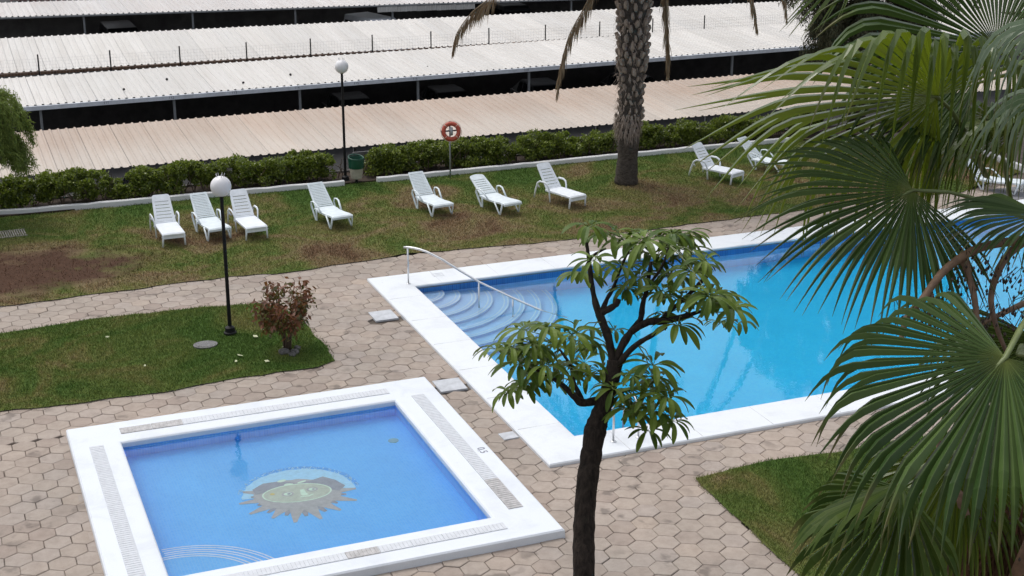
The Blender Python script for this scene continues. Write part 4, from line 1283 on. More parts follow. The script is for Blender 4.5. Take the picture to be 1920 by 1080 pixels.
# red-brown croton in the middle lawn
cro = thing('croton_bush', 'small reddish brown bush with bare stems at the tip of the middle lawn', 'bush', (-2.92, 7.32, .02))
mb = MB(); tips = []
for k in range(9):
    a = k * 2.4; s = random.uniform(.25, .55); h = random.uniform(.85, 1.30)
    p = [Vector((math.cos(a) * .06, math.sin(a) * .06, 0)), Vector((math.cos(a) * .09, math.sin(a) * .09, .3)), Vector((math.cos(a) * s * .55, math.sin(a) * s * .55, h * .62)), Vector((math.cos(a) * s, math.sin(a) * s, h))]
    mb.tube(p, [.026, .022, .014, .006], 6); tips += [p[2].lerp(p[3], f) for f in (.1, .35, .6, .85, 1.0)]
tips += [Vector((.44, .30, 1.34)), Vector((.55, .15, 1.25)), Vector((.50, -.02, 1.15)), Vector((-.32, .2, 1.45)), Vector((-.12, .1, 1.42)), Vector((.15, 0, 1.38)), Vector((-.55, -.1, 1.1)), Vector((-.62, -.15, 1.02)), Vector((-.5, -.2, .75)), Vector((-.42, 0, .62))]
mb.build('stem', M['twig'], cro, True)
tp = np.array([tuple(t) for t in tips])
for nm, mt, cnt, seed_z in (('foliage', M['croton'], 900, 0), ('foliage', M['croton_green'], 650, -.1)):
    scatter_leaves(cnt, lambda n: tp[RNG.integers(0, len(tp), n)] + RNG.normal(0, .078, (n, 3)) + np.array([0, 0, seed_z]), .125, mt, nm, cro, 2.2, .55)
for k, (x, y, s) in enumerate([(-.12, -.18, .12), (.10, -.26, .10), (.02, -.38, .09), (.20, -.08, .08)]):
    me = bpy.data.meshes.new('rock'); bm = bmesh.new(); bmesh.ops.create_icosphere(bm, subdivisions=2, radius=s)
    for v in bm.verts: v.co *= 1 + random.uniform(-.22, .22); v.co.z *= .75
    bm.to_mesh(me); bm.free(); me.materials.append(M['rock'])
    o = link('rock', me, None, (-2.92 + x, 7.32 + y, .05))
    tag(o, ['largest dark rock at the foot of the reddish bush', 'dark rock right of the largest one below the reddish bush', 'small front rock of the heap below the reddish bush', 'small rock at the right of the reddish bush stems'][k], 'rock', 'rocks below the reddish bush')

# ---- feathery trees
def feather_tree(name, label, cat, base, trunk, strands, mat, bark, lw, n_leaf, ln):
    r = thing(name, label, cat, base)
    mb = MB()
    for path, rad in trunk: mb.tube([Vector(p) for p in path], rad, 9)
    mb.build('trunk', bark, r, True)
    # leaves along drooping strands
    Ps, Ds = [], []
    sm = MB()
    for (o_, d_, L_) in strands:
        p = np.array(o_, float); d = np.array(d_, float); k = 14
        path = [tuple(p)]
        for i in range(k):
            d = d * .80 + np.array([0, 0, -.20]) + RNG.normal(0, .05, 3); d /= np.linalg.norm(d)
            p = p + d * L_ / k; path.append(tuple(p))
            m = max(1, n_leaf // (len(strands) * k))
            Ps.append(p + RNG.normal(0, ln * .55, (m, 3))); Ds.append(np.repeat(d[None], m, 0))
        sm.tube(path[::2], .006, 3, False)
    P = np.concatenate(Ps); D_ = np.concatenate(Ds); n = len(P)
    d = D_ * .7 + RNG.normal(0, .5, (n, 3)) + np.array([0, 0, -.35]); d /= np.linalg.norm(d, axis=1)[:, None]
    s = RNG.normal(size=(n, 3)); s -= d * np.sum(s * d, 1)[:, None]; s /= np.linalg.norm(s, axis=1)[:, None]
    L = (ln * RNG.uniform(.5, 1.4, n))[:, None]; w = lw * RNG.uniform(.7, 1.3, n)[:, None]
    V = np.stack([P - s * w, P + s * w, P + d * L], 1)
    link('foliage', np_mesh('foliage', V.reshape(-1, 3), np.arange(n * 3).reshape(n, 3), mat), r)
    sm.build('twig', bark, r)
    return r
st = []
for i in range(150):
    a = random.uniform(0, 6.28); rr = 1.05 * math.sqrt(random.random()); z = random.uniform(2.3, 3.9) - rr * .3
    st.append(((.75 + rr * math.cos(a), -.25 + .8 * rr * math.sin(a), z), (math.cos(a), math.sin(a), .4), random.uniform(.5, 1.4)))
feather_tree('pepper_tree', 'feathery light green tree with drooping sprays at the left edge', 'tree', (-9.35, 20.15, 0),
             [([(0, 0, 0), (.1, 0, 1.2), (.5, -.1, 2.4), (.9, -.2, 3.6)], [.16, .13, .09, .04]), ([(.1, 0, 1.2), (.8, -.3, 2.2), (1.6, -.4, 2.9)], [.09, .06, .03]), ([(.3, 0, 1.9), (-.4, .2, 3.0), (-.8, .2, 3.6)], [.08, .05, .02])],
             st, M['feather'], M['twig'], .014, 60000, .11)
st = []
for i in range(620):
    a = random.uniform(0, 6.28); rr = 3.7 * math.sqrt(random.random()); z = 6.7 + random.uniform(-2.4, 3.0) * math.sqrt(max(.05, 1 - (rr / 3.8) ** 2)) + .5
    st.append(((rr * math.cos(a) + .4, .75 * rr * math.sin(a), z), (math.cos(a), math.sin(a), .3), random.uniform(.8, 1.7)))
for i in range(170):
    a = random.uniform(0, 6.28); rr = 1.9 * math.sqrt(random.random())
    st.append(((rr * math.cos(a) - .1, .75 * rr * math.sin(a) - .6, random.uniform(2.9, 4.6) + .25 * abs(rr)), (math.cos(a), math.sin(a), .3), random.uniform(.6, 1.3)))
feather_tree('tamarisk_tree', 'dull grey green wispy tree with dark trunk behind the fan palm', 'tree', (20.9, 20.9, 0),
             [([(0, 0, 0), (.0, 0, 1.6), (-.1, 0, 3.2), (.2, .1, 8.0)], [.34, .28, .2, .08]), ([(0, 0, 1.8), (-1.2, -.2, 3.4), (-2.2, -.3, 4.6)], [.18, .12, .04]), ([(0, 0, 2.2), (1.3, .2, 3.8), (2.4, .2, 5.2)], [.18, .11, .04]), ([(-.2, 0, 3.0), (-.9, .6, 5.0), (-1.3, .8, 6.6)], [.14, .09, .03])],
             st, M['tamarisk'], mat_bark('tamarisk_bark', (.025, .02, .016), (.085, .07, .055), (10, 10, 4), .7), .020, 200000, .15)

# ---- tall palm with rough trunk
pal = thing('date_palm', 'tall palm with rough boot-covered trunk rising out of the far lawn', 'palm tree', (10.05, 17.25, 0.0))
def trunk_r(z):
    pts_ = [(0, .36), (.25, .335), (.9, .30), (1.5, .33), (1.75, .40), (2.1, .40), (3.0, .40), (4.2, .44), (5.6, .47), (7.4, .48), (8.6, .40)]
    for (a, ra), (b, rb) in zip(pts_, pts_[1:]):
        if z <= b: return ra + (rb - ra) * max(0, (z - a)) / (b - a)
    return .4
mb = MB(); P, Rr = [], []
for i in range(70):
    z = 8.7 * i / 69; P.append((.10 * math.sin(z * .35), 0, z)); Rr.append(trunk_r(z) * (1 + random.uniform(-.03, .03)) - (.06 if z > 1.4 else 0) + (.012 if i % 2 else 0))
mb.tube(P, Rr, 20); mb.build('trunk', M['palm_bark'], pal, True)
def boot_mesh(j):
    mb = MB(); w = .070; L = .27
    vs_ = []
    for y, ww, t in ((0, .55, .03), (.25, .95, .07), (.65, .85, .085), (1.0, .45, .06)):
        vs_ += [(-w * ww, -.02, L * y), (0, t * .4 - .0, L * y), (w * ww, -.02, L * y), (w * ww * .8, t + .03 * y, L * y), (-w * ww * .8, t + .03 * y, L * y)]
    fs = [(i * 5 + k, i * 5 + (k + 1) % 5, (i + 1) * 5 + (k + 1) % 5, (i + 1) * 5 + k) for i in range(3) for k in range(5)] + [(15, 16, 17, 18, 19)]
    mb.add([(x * random.uniform(.85, 1.15), y * random.uniform(.8, 1.2), z + random.uniform(-.02, .02)) for x, y, z in vs_], fs)
    return mb.mesh('boot', M['boot'])
bms = [boot_mesh(j) for j in range(5)]
kk = 0; z = 1.55
while z < 8.3 and kk < 290:
    nrow = 10
    for q in range(nrow):
        a = 2 * math.pi * (q + (.5 if int((z - 1.55) / .235 + .5) % 2 else 0)) / nrow + random.gauss(0, .06)
        rr = trunk_r(z) - .055; sc = (.62 if z < 3.2 else .95) * random.uniform(.85, 1.15)
        o = link('boot', random.choice(bms), pal)
        tilt = random.gauss(.25, .10) if z > 3.0 else random.gauss(.12, .22)
        o.matrix_local = Matrix.Translation((.10 * math.sin(z * .35) + math.cos(a) * rr, math.sin(a) * rr, z + random.gauss(0, .025))) @ Matrix.Rotation(a - math.pi / 2, 4, 'Z') @ Matrix.Rotation(-tilt, 4, 'X') @ Matrix.Rotation(random.gauss(0, .12 if z > 3 else .3), 4, 'Y') @ Matrix.Diagonal((sc, sc, sc, 1))
        kk += 1
    z += .235
# ragged fibre skirt low on the trunk
V = []
for i in range(900):
    a = random.uniform(0, 6.28); z = random.uniform(1.55, 2.25) if i % 2 else random.uniform(2.2, 5.2); rr = trunk_r(z) - .02; L = random.uniform(.15, .40) if i % 2 else random.uniform(.08, .2)
    p = Vector((math.cos(a) * rr, math.sin(a) * rr, z)); tq = Vector((-math.sin(a), math.cos(a), 0)); w = random.uniform(.008, .022)
    q = p + Vector((math.cos(a) * random.uniform(.03, .14), math.sin(a) * random.uniform(.03, .14), -L)) + tq * random.gauss(0, .06)
    V += [p - tq * w, p + tq * w, q]
link('fibre', np_mesh('fibre', np.array([tuple(v) for v in V]), np.arange(len(V)).reshape(-1, 3), M['boot']), pal)

def catmull(P, k=6):
    P = [Vector(p) for p in P]; out = []
    for i in range(len(P) - 1):
        a = P[max(i - 1, 0)]; b = P[i]; c = P[i + 1]; d = P[min(i + 2, len(P) - 1)]
        for q in range(k):
            t = q / k
            out.append(.5 * ((2 * b) + (c - a) * t + (2 * a - 5 * b + 4 * c - d) * t * t + (3 * b - a - 3 * c + d) * t ** 3))
    out.append(P[-1]); return out
def frond(path, parent, mat, leaf, dead=False, npair=34, name='frond'):
    P = catmull(path, 8); n = len(P)
    mb = MB(); mb.tube(P, [.032 * (1 - .85 * i / n) for i in range(n)], 6)
    V = []
    for k in range(npair * (3 if dead else 1)):
        f = .16 + .84 * (k + random.random()) / (npair * (3 if dead else 1)); i = min(int(f * (n - 1)), n - 2); p = P[i].lerp(P[i + 1], f * (n - 1) - i)
        d = (P[i + 1] - P[i]).normalized(); s = d.cross(Vector((0, 0, 1)))
        if s.length < .1: s = Vector((random.gauss(0, 1), random.gauss(0, 1), 0))
        s.normalize()
        for sg in (-1, 1):
            L = (1.45 if dead else 1) * leaf * (.55 + .9 * math.sin(math.pi * min(1, f * .95 + .05))) * random.uniform(.8, 1.15)
            if dead:
                dr = (s * sg * random.uniform(.02, .30) + d * random.uniform(.3, .9) + Vector((random.gauss(0, .1), random.gauss(0, .1), -.9))).normalized(); w = .016
            else:
                dr = (s * sg * .85 + d * .55 + Vector((0, 0, random.uniform(-.35, .1)))).normalized(); w = .019
            wv = dr.cross(Vector((random.gauss(0, .4), random.gauss(0, .4), 1))).normalized() * w
            m_ = p + dr * L * .55; e = p + dr * L + Vector((0, 0, -.16 * L))
            V += [(p, m_ - wv, e), (p, e, m_ + wv)]
    o = len(mb.v)
    for t in V: mb.add(t, [(0, 1, 2)])
    return mb.build(name, mat, parent)
for k in range(26):
    a = k * 2.399; el = math.radians(72 - 85 * (k / 26) ** .9); L = random.uniform(3.0, 3.7)
    d = Vector((math.cos(a) * math.cos(el), math.sin(a) * math.cos(el), math.sin(el))); p = Vector((0, 0, 8.5)); path = [tuple(p)]
    for i in range(6):
        d = (d + Vector((0, 0, -.20 - .03 * i))).normalized(); p = p + d * L / 6; path.append(tuple(p))
    frond(path, pal, M['frond'], .52)
X0, Y0 = 10.05, 17.25
def rel(P): return [(x - X0, y - Y0, z) for x, y, z in P]
for path, lf in [
    ([(9.7, 17.2, 8.3), (8.3, 17.1, 8.6), (6.6, 17.1, 7.3), (5.72, 17.2, 6.0), (5.05, 17.25, 5.45), (4.62, 17.3, 4.9), (4.50, 17.3, 4.45)], .30),
    ([(9.8, 17.2, 8.2), (9.4, 17.0, 7.6), (8.95, 17.1, 6.4), (8.55, 17.2, 5.5), (8.10, 17.3, 4.65), (7.85, 17.3, 3.8), (7.72, 17.3, 3.0)], .36),
    ([(10.3, 17.2, 8.2), (10.8, 17.0, 7.4), (11.02, 17.1, 6.2), (11.16, 17.2, 5.4), (11.30, 17.3, 4.6), (11.37, 17.3, 4.0), (11.39, 17.3, 3.3)], .34),
    ([(10.4, 17.3, 8.4), (12.0, 17.3, 8.9), (13.3, 17.3, 7.6), (14.0, 17.3, 6.0), (14.25, 17.3, 5.2), (14.42, 17.3, 4.5)], .30),
    ([(10.4, 17.3, 8.4), (12.6, 17.4, 9.1), (14.3, 17.4, 7.6), (15.1, 17.3, 6.1), (15.35, 17.3, 5.3), (15.46, 17.3, 4.75)], .26)]:
    frond(rel(path), pal, M['dead_frond'], lf, True, 44, 'dead_frond')

FAN_LEAVES = [
    ((-4.76, -16.15, 8.72), (-0.845, -0.137, -0.517), (-0.53, -0.363, 0.766), 1.1, 118, 0.66, 0.62, 60, (-3.97, -15.62, 8.86), 0, 1.0),
    ((-4.39, -14.87, 9.19), (-0.931, 0.075, -0.357), (-0.485, -0.52, 0.704), 1.0, 108, 0.52, 0.36, 58, (-3.38, -14.83, 8.86), 0, 1.0),
    ((-4.14, -14.69, 9.66), (-0.979, 0.158, 0.126), (0.308, 0.656, 0.689), 1.45, 120, 0.52, 0.97, 62, (-3.4, -14.3, 9.04), 1, 0.12),
    ((-3.52, -14.41, 9.86), (-0.655, 0.365, 0.661), (-0.427, -0.517, 0.742), 1.32, 104, 0.66, 0.55, 62, (-2.84, -14.24, 9.52), 0, 1.0),
    ((-4.41, -16.08, 10.24), (-0.995, 0.056, 0.084), (-0.114, 0.0, 0.993), 0.86, 66, 0.36, 0.92, 26, (-3.83, -15.79, 9.79), 2, 1.0),
    ((-4.13, -15.87, 9.86), (-0.988, 0.156, 0.016), (-0.158, -0.106, 0.982), 0.84, 66, 0.36, 0.93, 24, (-3.57, -15.59, 9.39), 2, 1.0),
    ((-3.88, -15.33, 9.12), (-0.988, 0.142, -0.055), (-0.199, -0.21, 0.957), 0.62, 80, 0.55, 0.45, 44, (-3.35, -15.26, 8.67), 0, 1.0),
    ((-4.82, -15.55, 7.79), (-0.926, 0.068, -0.372), (-0.127, 0.442, 0.888), 0.72, 82, 0.66, 0.7, 32, (-3.99, -15.32, 7.79), 3, 0.6),
    ((-4.65, -15.39, 7.64), (-0.731, -0.012, -0.682), (-0.67, -0.161, 0.725), 0.82, 80, 0.7, 0.55, 30, (-3.9, -15.28, 7.69), 3, 1.0),
    ((-4.19, -15.26, 7.73), (-0.368, -0.238, -0.899), (-0.505, -0.704, 0.499), 0.95, 85, 0.5, 0.6, 48, (-3.76, -15.19, 7.79), 1, 1.0),
    ((-4.18, -14.06, 10.39), (-0.796, -0.015, -0.606), (-0.545, -0.123, 0.83), 0.72, 26, 0.5, 0.25, 14, (-3.43, -13.86, 10.51), 1, 1.0),
    ((-3.33, -14.21, 9.37), (-0.979, -0.147, 0.142), (0.321, 0.519, 0.792), 1.1, 116, 0.4, 0.97, 52, (-3.21, -14.36, 8.8), 3, 0.8),
    ((-3.38, -14.62, 9.42), (-0.965, -0.23, 0.125), (0.321, 0.519, 0.792), 0.95, 112, 0.4, 0.97, 46, (-3.17, -14.6, 8.79), 1, 0.9),
    ((-3.41, -14.96, 8.19), (-0.366, -0.072, -0.928), (-0.566, -0.589, 0.576), 1.0, 100, 0.5, 0.6, 50, (-3.32, -14.8, 8.39), 3, 1.0)]
FAN_TRUNK = (-3.85, -15.33, 7.15)
FAN_CROWN = (-3.74, -15.14, 7.77)
FLOWER_STALKS = [
    [(-3.66, -15.25, 8.96), (-3.92, -15.26, 8.96), (-4.21, -15.26, 8.95), (-4.46, -15.3, 8.87), (-4.66, -15.38, 8.75), (-4.75, -15.38, 8.66), (-4.85, -15.48, 8.58)],
    [(-4.31, -15.24, 8.91), (-4.29, -15.29, 8.8), (-4.31, -15.37, 8.71), (-4.34, -15.47, 8.55)],
    [(-3.87, -15.23, 8.95), (-4.01, -15.25, 8.88), (-4.12, -15.3, 8.78), (-4.16, -15.33, 8.66), (-4.18, -15.42, 8.54), (-4.15, -15.48, 8.42)],
    [(-3.48, -15.12, 8.58), (-3.76, -15.14, 8.53), (-3.97, -15.18, 8.5), (-4.15, -15.23, 8.48)],
    [(-4.58, -15.35, 8.76), (-4.57, -15.34, 8.64), (-4.58, -15.37, 8.55)]]
BERRY_SPRAYS = [
    ((-4.58, -15.34, 8.64), 0.128, 0.062, 70),
    ((-4.25, -15.3, 8.8), 0.129, 0.172, 120),
    ((-4.0, -15.3, 8.77), 0.145, 0.131, 110),
    ((-4.53, -15.38, 8.59), 0.113, 0.062, 70),
    ((-4.16, -15.32, 8.52), 0.145, 0.064, 80),
    ((-4.03, -15.37, 8.55), 0.116, 0.087, 60),
    ((-4.11, -15.45, 7.3), 0.121, 0.151, 70)]
UT_BASE = (-3.4, -8.68)
UT_TRUNK = [
    ((-3.41, -8.69, 3.21), 0.121),
    ((-3.35, -8.54, 3.67), 0.121),
    ((-3.27, -8.41, 4.11), 0.116),
    ((-3.17, -8.31, 4.5), 0.116),
    ((-3.1, -8.25, 4.74), 0.121),
    ((-3.01, -8.21, 4.93), 0.104),
    ((-2.93, -8.18, 5.13), 0.087),
    ((-2.85, -8.14, 5.32), 0.087),
    ((-2.82, -8.1, 5.45), 0.081)]
UT_LIMBS = [
    [((-2.84, -8.12, 5.37), 0.037), ((-2.85, -8.02, 5.65), 0.037), ((-2.89, -7.93, 5.84), 0.037), ((-2.93, -7.85, 6.0), 0.03), ((-2.95, -7.78, 6.19), 0.023), ((-2.95, -7.7, 6.41), 0.02), ((-2.95, -7.61, 6.66), 0.013)],
    [((-2.92, -7.89, 5.92), 0.03), ((-2.82, -7.91, 5.97), 0.03), ((-2.73, -7.93, 6.03), 0.027), ((-2.7, -7.92, 6.08), 0.023)],
    [((-2.91, -7.9, 5.89), 0.027), ((-2.79, -7.82, 6.06), 0.02), ((-2.69, -7.76, 6.15), 0.017), ((-2.55, -7.67, 6.36), 0.013), ((-2.43, -7.6, 6.51), 0.01)],
    [((-2.82, -8.11, 5.43), 0.04), ((-2.71, -8.07, 5.61), 0.037), ((-2.59, -8.05, 5.75), 0.033), ((-2.49, -8.04, 5.85), 0.03), ((-2.44, -7.99, 6.01), 0.023), ((-2.37, -7.94, 6.17), 0.02), ((-2.29, -7.86, 6.44), 0.013)],
    [((-2.61, -8.08, 5.75), 0.033), ((-2.45, -8.15, 5.86), 0.033), ((-2.31, -8.24, 5.88), 0.03), ((-2.14, -8.34, 5.94), 0.027), ((-2.07, -8.39, 5.99), 0.023)],
    [((-2.3, -8.16, 5.87), 0.023), ((-2.13, -8.15, 5.99), 0.02), ((-1.91, -8.14, 6.15), 0.017), ((-1.78, -8.12, 6.25), 0.02), ((-1.69, -8.1, 6.31), 0.017), ((-1.66, -8.05, 6.36), 0.01)],
    [((-2.85, -8.15, 5.29), 0.037), ((-2.75, -8.18, 5.5), 0.027), ((-2.62, -8.24, 5.66), 0.023), ((-2.48, -8.33, 5.78), 0.02), ((-2.36, -8.4, 5.88), 0.017)],
    [((-2.08, -8.24, 5.89), 0.02), ((-1.91, -8.29, 5.95), 0.017), ((-1.75, -8.35, 5.95), 0.013)],
    [((-2.96, -8.19, 5.07), 0.033), ((-3.1, -8.17, 5.04), 0.04), ((-3.23, -8.15, 5.04), 0.037), ((-3.31, -8.12, 5.12), 0.03), ((-3.42, -8.07, 5.24), 0.023), ((-3.55, -8.01, 5.34), 0.017), ((-3.71, -7.94, 5.43), 0.01)],
    [((-3.2, -8.1, 5.04), 0.027), ((-3.23, -7.94, 5.21), 0.017), ((-3.21, -7.81, 5.34), 0.013), ((-3.27, -7.65, 5.48), 0.01)],
    [((-2.93, -8.19, 5.1), 0.027), ((-2.85, -8.28, 5.15), 0.017), ((-2.74, -8.38, 5.21), 0.013)],
    [((-2.98, -7.68, 6.41), 0.017), ((-2.93, -7.73, 6.54), 0.013), ((-2.82, -7.82, 6.64), 0.01)],
    [((-2.41, -8.0, 6.19), 0.017), ((-2.24, -8.02, 6.42), 0.013), ((-2.15, -8.01, 6.65), 0.01)]]
UT_ROSETTES = [
    ((-2.86, -7.47, 6.79), 1),
    ((-2.58, -7.5, 6.68), 0.9),
    ((-2.4, -7.55, 6.58), 0.8),
    ((-2.09, -7.52, 6.6), 1.1),
    ((-1.97, -7.75, 6.68), 0.9),
    ((-1.77, -7.66, 6.63), 0.9),
    ((-3.07, -8.06, 6.6), 0.8),
    ((-2.64, -7.85, 6.42), 0.8),
    ((-2.14, -7.57, 6.4), 1.0),
    ((-1.9, -7.92, 6.54), 1.0),
    ((-2.0, -7.75, 6.19), 0.9),
    ((-2.11, -8.42, 6.47), 1.0),
    ((-2.47, -7.96, 6.31), 0.7),
    ((-2.36, -8.26, 6.24), 0.8),
    ((-1.85, -8.22, 6.07), 0.9),
    ((-1.67, -8.26, 6.09), 1.0),
    ((-1.8, -8.77, 6.13), 0.9),
    ((-2.2, -8.38, 6.17), 0.8),
    ((-2.23, -8.41, 5.88), 1.0),
    ((-1.34, -8.18, 5.71), 0.7),
    ((-2.51, -7.72, 6.09), 0.7),
    ((-2.5, -8.11, 6.75), 0.9),
    ((-2.94, -7.46, 6.25), 0.9),
    ((-1.95, -8.42, 6.57), 0.7),
    ((-3.64, -7.55, 5.72), 1.0),
    ((-3.56, -8.02, 5.9), 0.9),
    ((-3.37, -8.23, 5.88), 0.8),
    ((-3.88, -7.29, 5.44), 1.0),
    ((-3.92, -7.87, 5.68), 0.8),
    ((-3.71, -7.96, 5.65), 0.9),
    ((-3.01, -7.52, 5.49), 1.0),
    ((-2.84, -7.71, 5.47), 0.8),
    ((-3.84, -7.9, 5.47), 1.0),
    ((-3.3, -7.51, 5.24), 1.1),
    ((-3.12, -7.96, 5.41), 0.9),
    ((-2.91, -7.94, 5.28), 0.9),
    ((-3.43, -8.17, 5.42), 0.8),
    ((-3.6, -7.48, 5.05), 0.9),
    ((-3.48, -7.62, 5.5), 0.8),
    ((-2.84, -7.56, 5.61), 0.7),
    ((-3.53, -7.52, 5.15), 0.7),
    ((-2.52, -8.43, 5.47), 1.0),
    ((-2.79, -8.43, 4.99), 0.9),
    ((-2.63, -8.67, 5.06), 1.0),
    ((-2.67, -8.61, 5.22), 0.9),
    ((-2.52, -8.75, 5.23), 0.9),
    ((-2.94, -8.34, 5.22), 0.8),
    ((-2.34, -8.29, 5.2), 0.7),
    ((-2.85, -8.59, 5.46), 0.6),
    ((-2.73, -8.12, 5.01), 0.6)]

# ------------------------------------------------------------------ fan palm close to the viewpoint
DOWN = Vector((0, 0, -1))
def fan_leaf(hub, axis, nrm, length, spread, split, droop, nseg, pet, mat, parent, adr=1.0, crv=1.7):
    A = Vector(axis).normalized(); Nn = Vector(nrm); Nn = (Nn - A * Nn.dot(A)).normalized(); B = Nn.cross(A).normalized()
    H = Vector(hub); sp = math.radians(spread)
    V, F = [], []
    K = 14
    for i in range(nseg):
        u = (i + .5) / nseg * 2 - 1
        th = u * sp
        L = length * (1.0 - .28 * abs(u) ** 1.6) * random.uniform(.93, 1.06)
        d0 = (A * math.cos(th) + B * math.sin(th) + Nn * (.16 * math.cos(th * 1.1) - .10 + .02 * (1 if i % 2 else -1))).normalized()
        side0 = (-A * math.sin(th) + B * math.cos(th)).normalized()
        dth = 2 * sp / nseg
        p = H.copy(); spl = split * random.uniform(.92, 1.10)
        dl = droop * random.uniform(.75, 1.2) * (adr + (1 - adr) * min(1, abs(u) * 1.6)); yaw = random.gauss(0, .05)
        base = len(V)
        for k in range(K):
            t = k / (K - 1)
            if t < spl:
                kk_ = .10 * droop * (t / spl) ** 2
            else:
                q = (t - spl) / (1 - spl); kk_ = .10 * droop + dl * (1 - (1 - q) ** crv)
            dd_ = (d0 * max(0.02, 1 - kk_) + DOWN * kk_ + side0 * yaw * max(0, t - spl) * 2)
            dd_.normalize()
            if k: p = p + dd_ * L / (K - 1)
            r_ = t * L
            full = math.tan(dth / 2) * max(r_, .012) * 1.03
            if t <= spl: w = full
            else: w = math.tan(dth / 2) * spl * L * 1.03 * (1 - ((t - spl) / (1 - spl)) ** .85) + .0022 * (1 - t) + .0008
            sd = (side0 - dd_ * side0.dot(dd_)).normalized(); nn = sd.cross(dd_).normalized()
            if nn.dot(Nn) < 0: nn = -nn
            V += [p - sd * w, p + nn * w * 1.1, p + sd * w]
        for k in range(K - 1):
            a = base + k * 3
            F += [(a, a + 1, a + 4, a + 3), (a + 1, a + 2, a + 5, a + 4)]
    me = bpy.data.meshes.new('leaf'); me.from_pydata([tuple(v) for v in V], [], F); me.materials.append(mat); me.update()
    uv = me.uv_layers.new(name='UVMap')
    vi = np.zeros(len(me.loops), np.int32); me.loops.foreach_get('vertex_index', vi)
    uvs = np.stack([(vi % 3) - 1.0, ((vi // 3) % K) / (K - 1)], 1).astype(np.float32)
    uv.data.foreach_set('uv', uvs.ravel())
    o = link('leaf', me, parent)
    P1 = Vector(pet); md = H.lerp(P1, .5) + Vector((0, 0, .05))
    mb = MB(); mb.tube([H + A * length * .10, H, H.lerp(md, .5) + Vector((0, 0, .02)), md, P1], [.006, .016, .018, .02, .024], 7, True, .6)
    mb.build('petiole', M['petiole'], o, True)
    return o
fp = thing('fan_palm', 'large fan palm with drooping leaf tips filling the right side', 'palm tree', (0, 0, 0))
TB = Vector(FAN_TRUNK); TC = Vector(FAN_CROWN)
fp.location = (TB.x, TB.y, 0)
def off(p): return (p[0] - TB.x, p[1] - TB.y, p[2])
mats = [M['fan_leaf'], M['fan_yellow'], M['fan_pale'], M['fan_dark']]
for hub, ax, nr, ln, sp, spl, dr, ns, pet, tint, adr in FAN_LEAVES:
    fan_leaf(off(hub), ax, nr, ln, sp, spl, dr, ns, off(pet), mats[tint], fp, adr, 3.2 if adr < .5 else 1.7)
# leaves on the far side of the crown, away from the viewpoint and above
for k in range(9):
    a = math.radians(-75 + 24 * k); d = Vector((CR * math.cos(a) + CF * math.sin(a) + Vector((0, 0, random.uniform(-.15, .5)))))
    d.normalize(); c = TC + Vector((0, 0, .45)); h = c + d * 1.15
    if d.dot(CR) < .35: continue
    fan_leaf(off(h), tuple(d), tuple((Vector((0, 0, 1)) - d * .4)), 1.0, 110, .5, .6, 40, off(c), M['fan_leaf'], fp)
mb = MB(); P, Rr = [], []
top = TC.z - .35
for i in range(50):
    z = top * i / 49; P.append((.05 * math.sin(z), .04 * math.cos(z), z)); Rr.append(.27 - .07 * z / top + random.uniform(-.012, .012) + (.06 if z > top - .9 else 0))
mb.tube(P, Rr, 18); mb.build('trunk', M['fibre'], fp, True)
V = []
for i in range(1600):
    a = random.uniform(0, 6.28); z = top - random.random() ** 1.5 * 2.2; rr = .22 + random.uniform(0, .07); L = random.uniform(.15, .5)
    p = Vector((math.cos(a) * rr, math.sin(a) * rr, z)); tq = Vector((-math.sin(a), math.cos(a), 0)); w = random.uniform(.003, .012)
    q = p + Vector((math.cos(a) * random.uniform(.0, .12), math.sin(a) * random.uniform(.0, .12), random.choice((-1, -1, .6)) * L)) + tq * random.gauss(0, .08)
    V += [p - tq * w, p + tq * w, q]
link('fibre', np_mesh('fibre', np.array([tuple(v) for v in V]), np.arange(len(V)).reshape(-1, 3), M['fibre']), fp)
for k in range(14):                                       # old leaf bases
    a = k * 2.4; z = top - .1 - .06 * k
    mb = MB(); d = Vector((math.cos(a), math.sin(a), 0)); mb.tube([d * .18 + Vector((0, 0, z)), d * .33 + Vector((0, 0, z + .2)), d * .46 + Vector((0, 0, z + .50))], [.07, .05, .03], 7, True, .5); mb.build('leaf_base', M['stalk'], fp, True)
for i, s in enumerate(FLOWER_STALKS):
    P = catmull([off(q) for q in s], 5); n = len(P); r0 = (.030, .026, .024, .022, .015)[i]
    mb = MB(); mb.tube(P, [r0 * (1 - .55 * k / n) for k in range(n)], 8); mb.build('flower_stalk', M['stalk'], fp, True)
for c, w, h, n in BERRY_SPRAYS:
    mb = MB(); C = Vector(off(c))
    for k in range(int(n * .6)):
        p = C + CR * random.gauss(0, w * .55) + CU * random.gauss(0, h * .5) + CF * random.gauss(0, .12)
        r_ = random.uniform(.006, .012)
        mb.add([p + Vector(v) * r_ for v in ((1, 0, 0), (-1, 0, 0), (0, 1, 0), (0, -1, 0), (0, 0, 1.3), (0, 0, -1.3))], [(0, 2, 4), (2, 1, 4), (1, 3, 4), (3, 0, 4), (2, 0, 5), (1, 2, 5), (3, 1, 5), (0, 3, 5)])
        if k % 3 == 0: mb.tube([p, p + Vector((random.gauss(0, .05), random.gauss(0, .05), .10))], .0022, 3, False)
    tag(mb.build('berry_cluster', M['berry'], fp), kind='stuff')

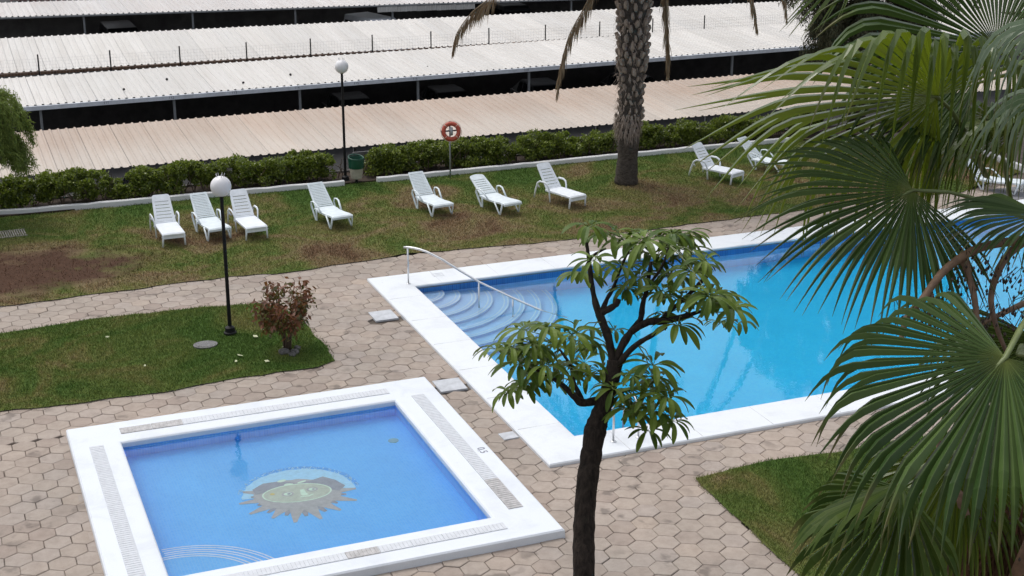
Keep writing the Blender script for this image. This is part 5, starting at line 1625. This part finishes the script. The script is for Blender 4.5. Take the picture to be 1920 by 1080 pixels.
# ------------------------------------------------------------------ umbrella tree in front of the pools
ut = thing('umbrella_tree', 'dark umbrella tree with crooked trunk and drooping leaf rosettes between the pools', 'tree', (UT_BASE[0], UT_BASE[1], 0))
def off2(p): return (p[0] - UT_BASE[0], p[1] - UT_BASE[1], p[2])
P = [(0.05, 0, 0), (0.02, 0, 1.2), (0, 0, 2.3)] + [off2(p) for p, r_ in UT_TRUNK]; Rr = [.20, .16, .14] + [r_ for p, r_ in UT_TRUNK]
Pc = catmull(P, 6); Rc = []
for i in range(len(Pc)):
    f = i / (len(Pc) - 1) * (len(Rr) - 1); k = min(int(f), len(Rr) - 2); Rc.append((Rr[k] + (Rr[k + 1] - Rr[k]) * (f - k)) * (1 + random.uniform(-.06, .06)))
mb = MB(); mb.tube(Pc, Rc, 14); mb.build('trunk', M['ut_bark'], ut, True)
for lb in UT_LIMBS:
    Pc = catmull([off2(p) for p, r_ in lb], 4); n = len(Pc); rr = [r_ for p, r_ in lb]; Rc = []
    for i in range(n):
        f = i / (n - 1) * (len(rr) - 1); k = min(int(f), len(rr) - 2); Rc.append((rr[k] + (rr[k + 1] - rr[k]) * (f - k)) * random.uniform(1.05, 1.38))
    mb = MB(); mb.tube(Pc, Rc, 9); mb.build('limb', M['ut_bark'], ut, True)
def rosette(nl, seed, ln=.335):
    rd = random.Random(seed); mb = MB()
    for k in range(nl):
        a = 2 * math.pi * k / nl + rd.gauss(0, .1); L = ln * rd.uniform(.8, 1.12); el = rd.uniform(.15, .60)
        d = Vector((math.cos(a) * math.cos(el), math.sin(a) * math.cos(el), math.sin(el))); sd = Vector((-math.sin(a), math.cos(a), 0)); p = Vector((0, 0, 0)); v = []
        dr = rd.uniform(.15, .24); m = 8
        mb.tube([(0, 0, 0), tuple(d * L * .22)], .0035, 3, False)
        p = d * L * .20
        for i in range(m):
            t = i / (m - 1)
            w = L * .116 * math.sin(math.pi * min(1, .05 + .91 * t ** 1.25)) ** .75 + .001
            nn = d.cross(sd).normalized(); nn = nn if nn.z > 0 else -nn
            v += [p - sd * w + nn * w * .30, p, p + sd * w + nn * w * .30]
            d = (d + Vector((0, 0, -dr * (1.2 - .4 * t)))).normalized(); p = p + d * L / (m - 1)
        fs = []
        for i in range(m - 1): fs += [(i * 3, i * 3 + 1, i * 3 + 4, i * 3 + 3), (i * 3 + 1, i * 3 + 2, i * 3 + 5, i * 3 + 4)]
        mb.add(v, fs)
    return mb.mesh('leaf', M['ut_leaf'])
rms = [rosette(n_, 40 + q) for q, n_ in enumerate((11, 12, 10, 13, 11, 12))]
ends = [Vector(off2(p)) for lb in UT_LIMBS for p, r_ in lb[2:]] + [Vector(off2(UT_TRUNK[-2][0])), Vector(off2(UT_TRUNK[-3][0]))]
for k, (c, s) in enumerate(UT_ROSETTES):
    C = Vector(off2(c))
    e = min(ends, key=lambda q: (q - C).length)
    for q in range(2 if k % 2 else 1):
        cc = C if q == 0 else C + CR * random.gauss(0, .13) + CF * random.gauss(0, .35) + Vector((0, 0, random.gauss(-.10, .09)))
        sc = s * (1.0 if q == 0 else .82) * random.uniform(.9, 1.12)
        o = link('leaf', random.choice(rms), ut)
        out = (cc - e); out.z = 0
        tl = min(.28, out.length * .5)
        ax = Vector((-out.y, out.x, 0)).normalized() if out.length > .02 else Vector((1, 0, 0))
        o.matrix_local = Matrix.Translation(cc) @ Matrix.Rotation(tl, 4, ax) @ Matrix.Rotation(random.uniform(0, 6.28), 4, 'Z') @ Matrix.Diagonal((sc, sc, sc, 1))
        mb = MB(); md = e.lerp(cc, .5) + Vector((0, 0, .06)); mb.tube([e, md, cc], [.008, .006, .005], 5, False); pt = mb.build('leaf_stalk', M['petiole'], ut, True)
print('objects', len(bpy.data.objects))
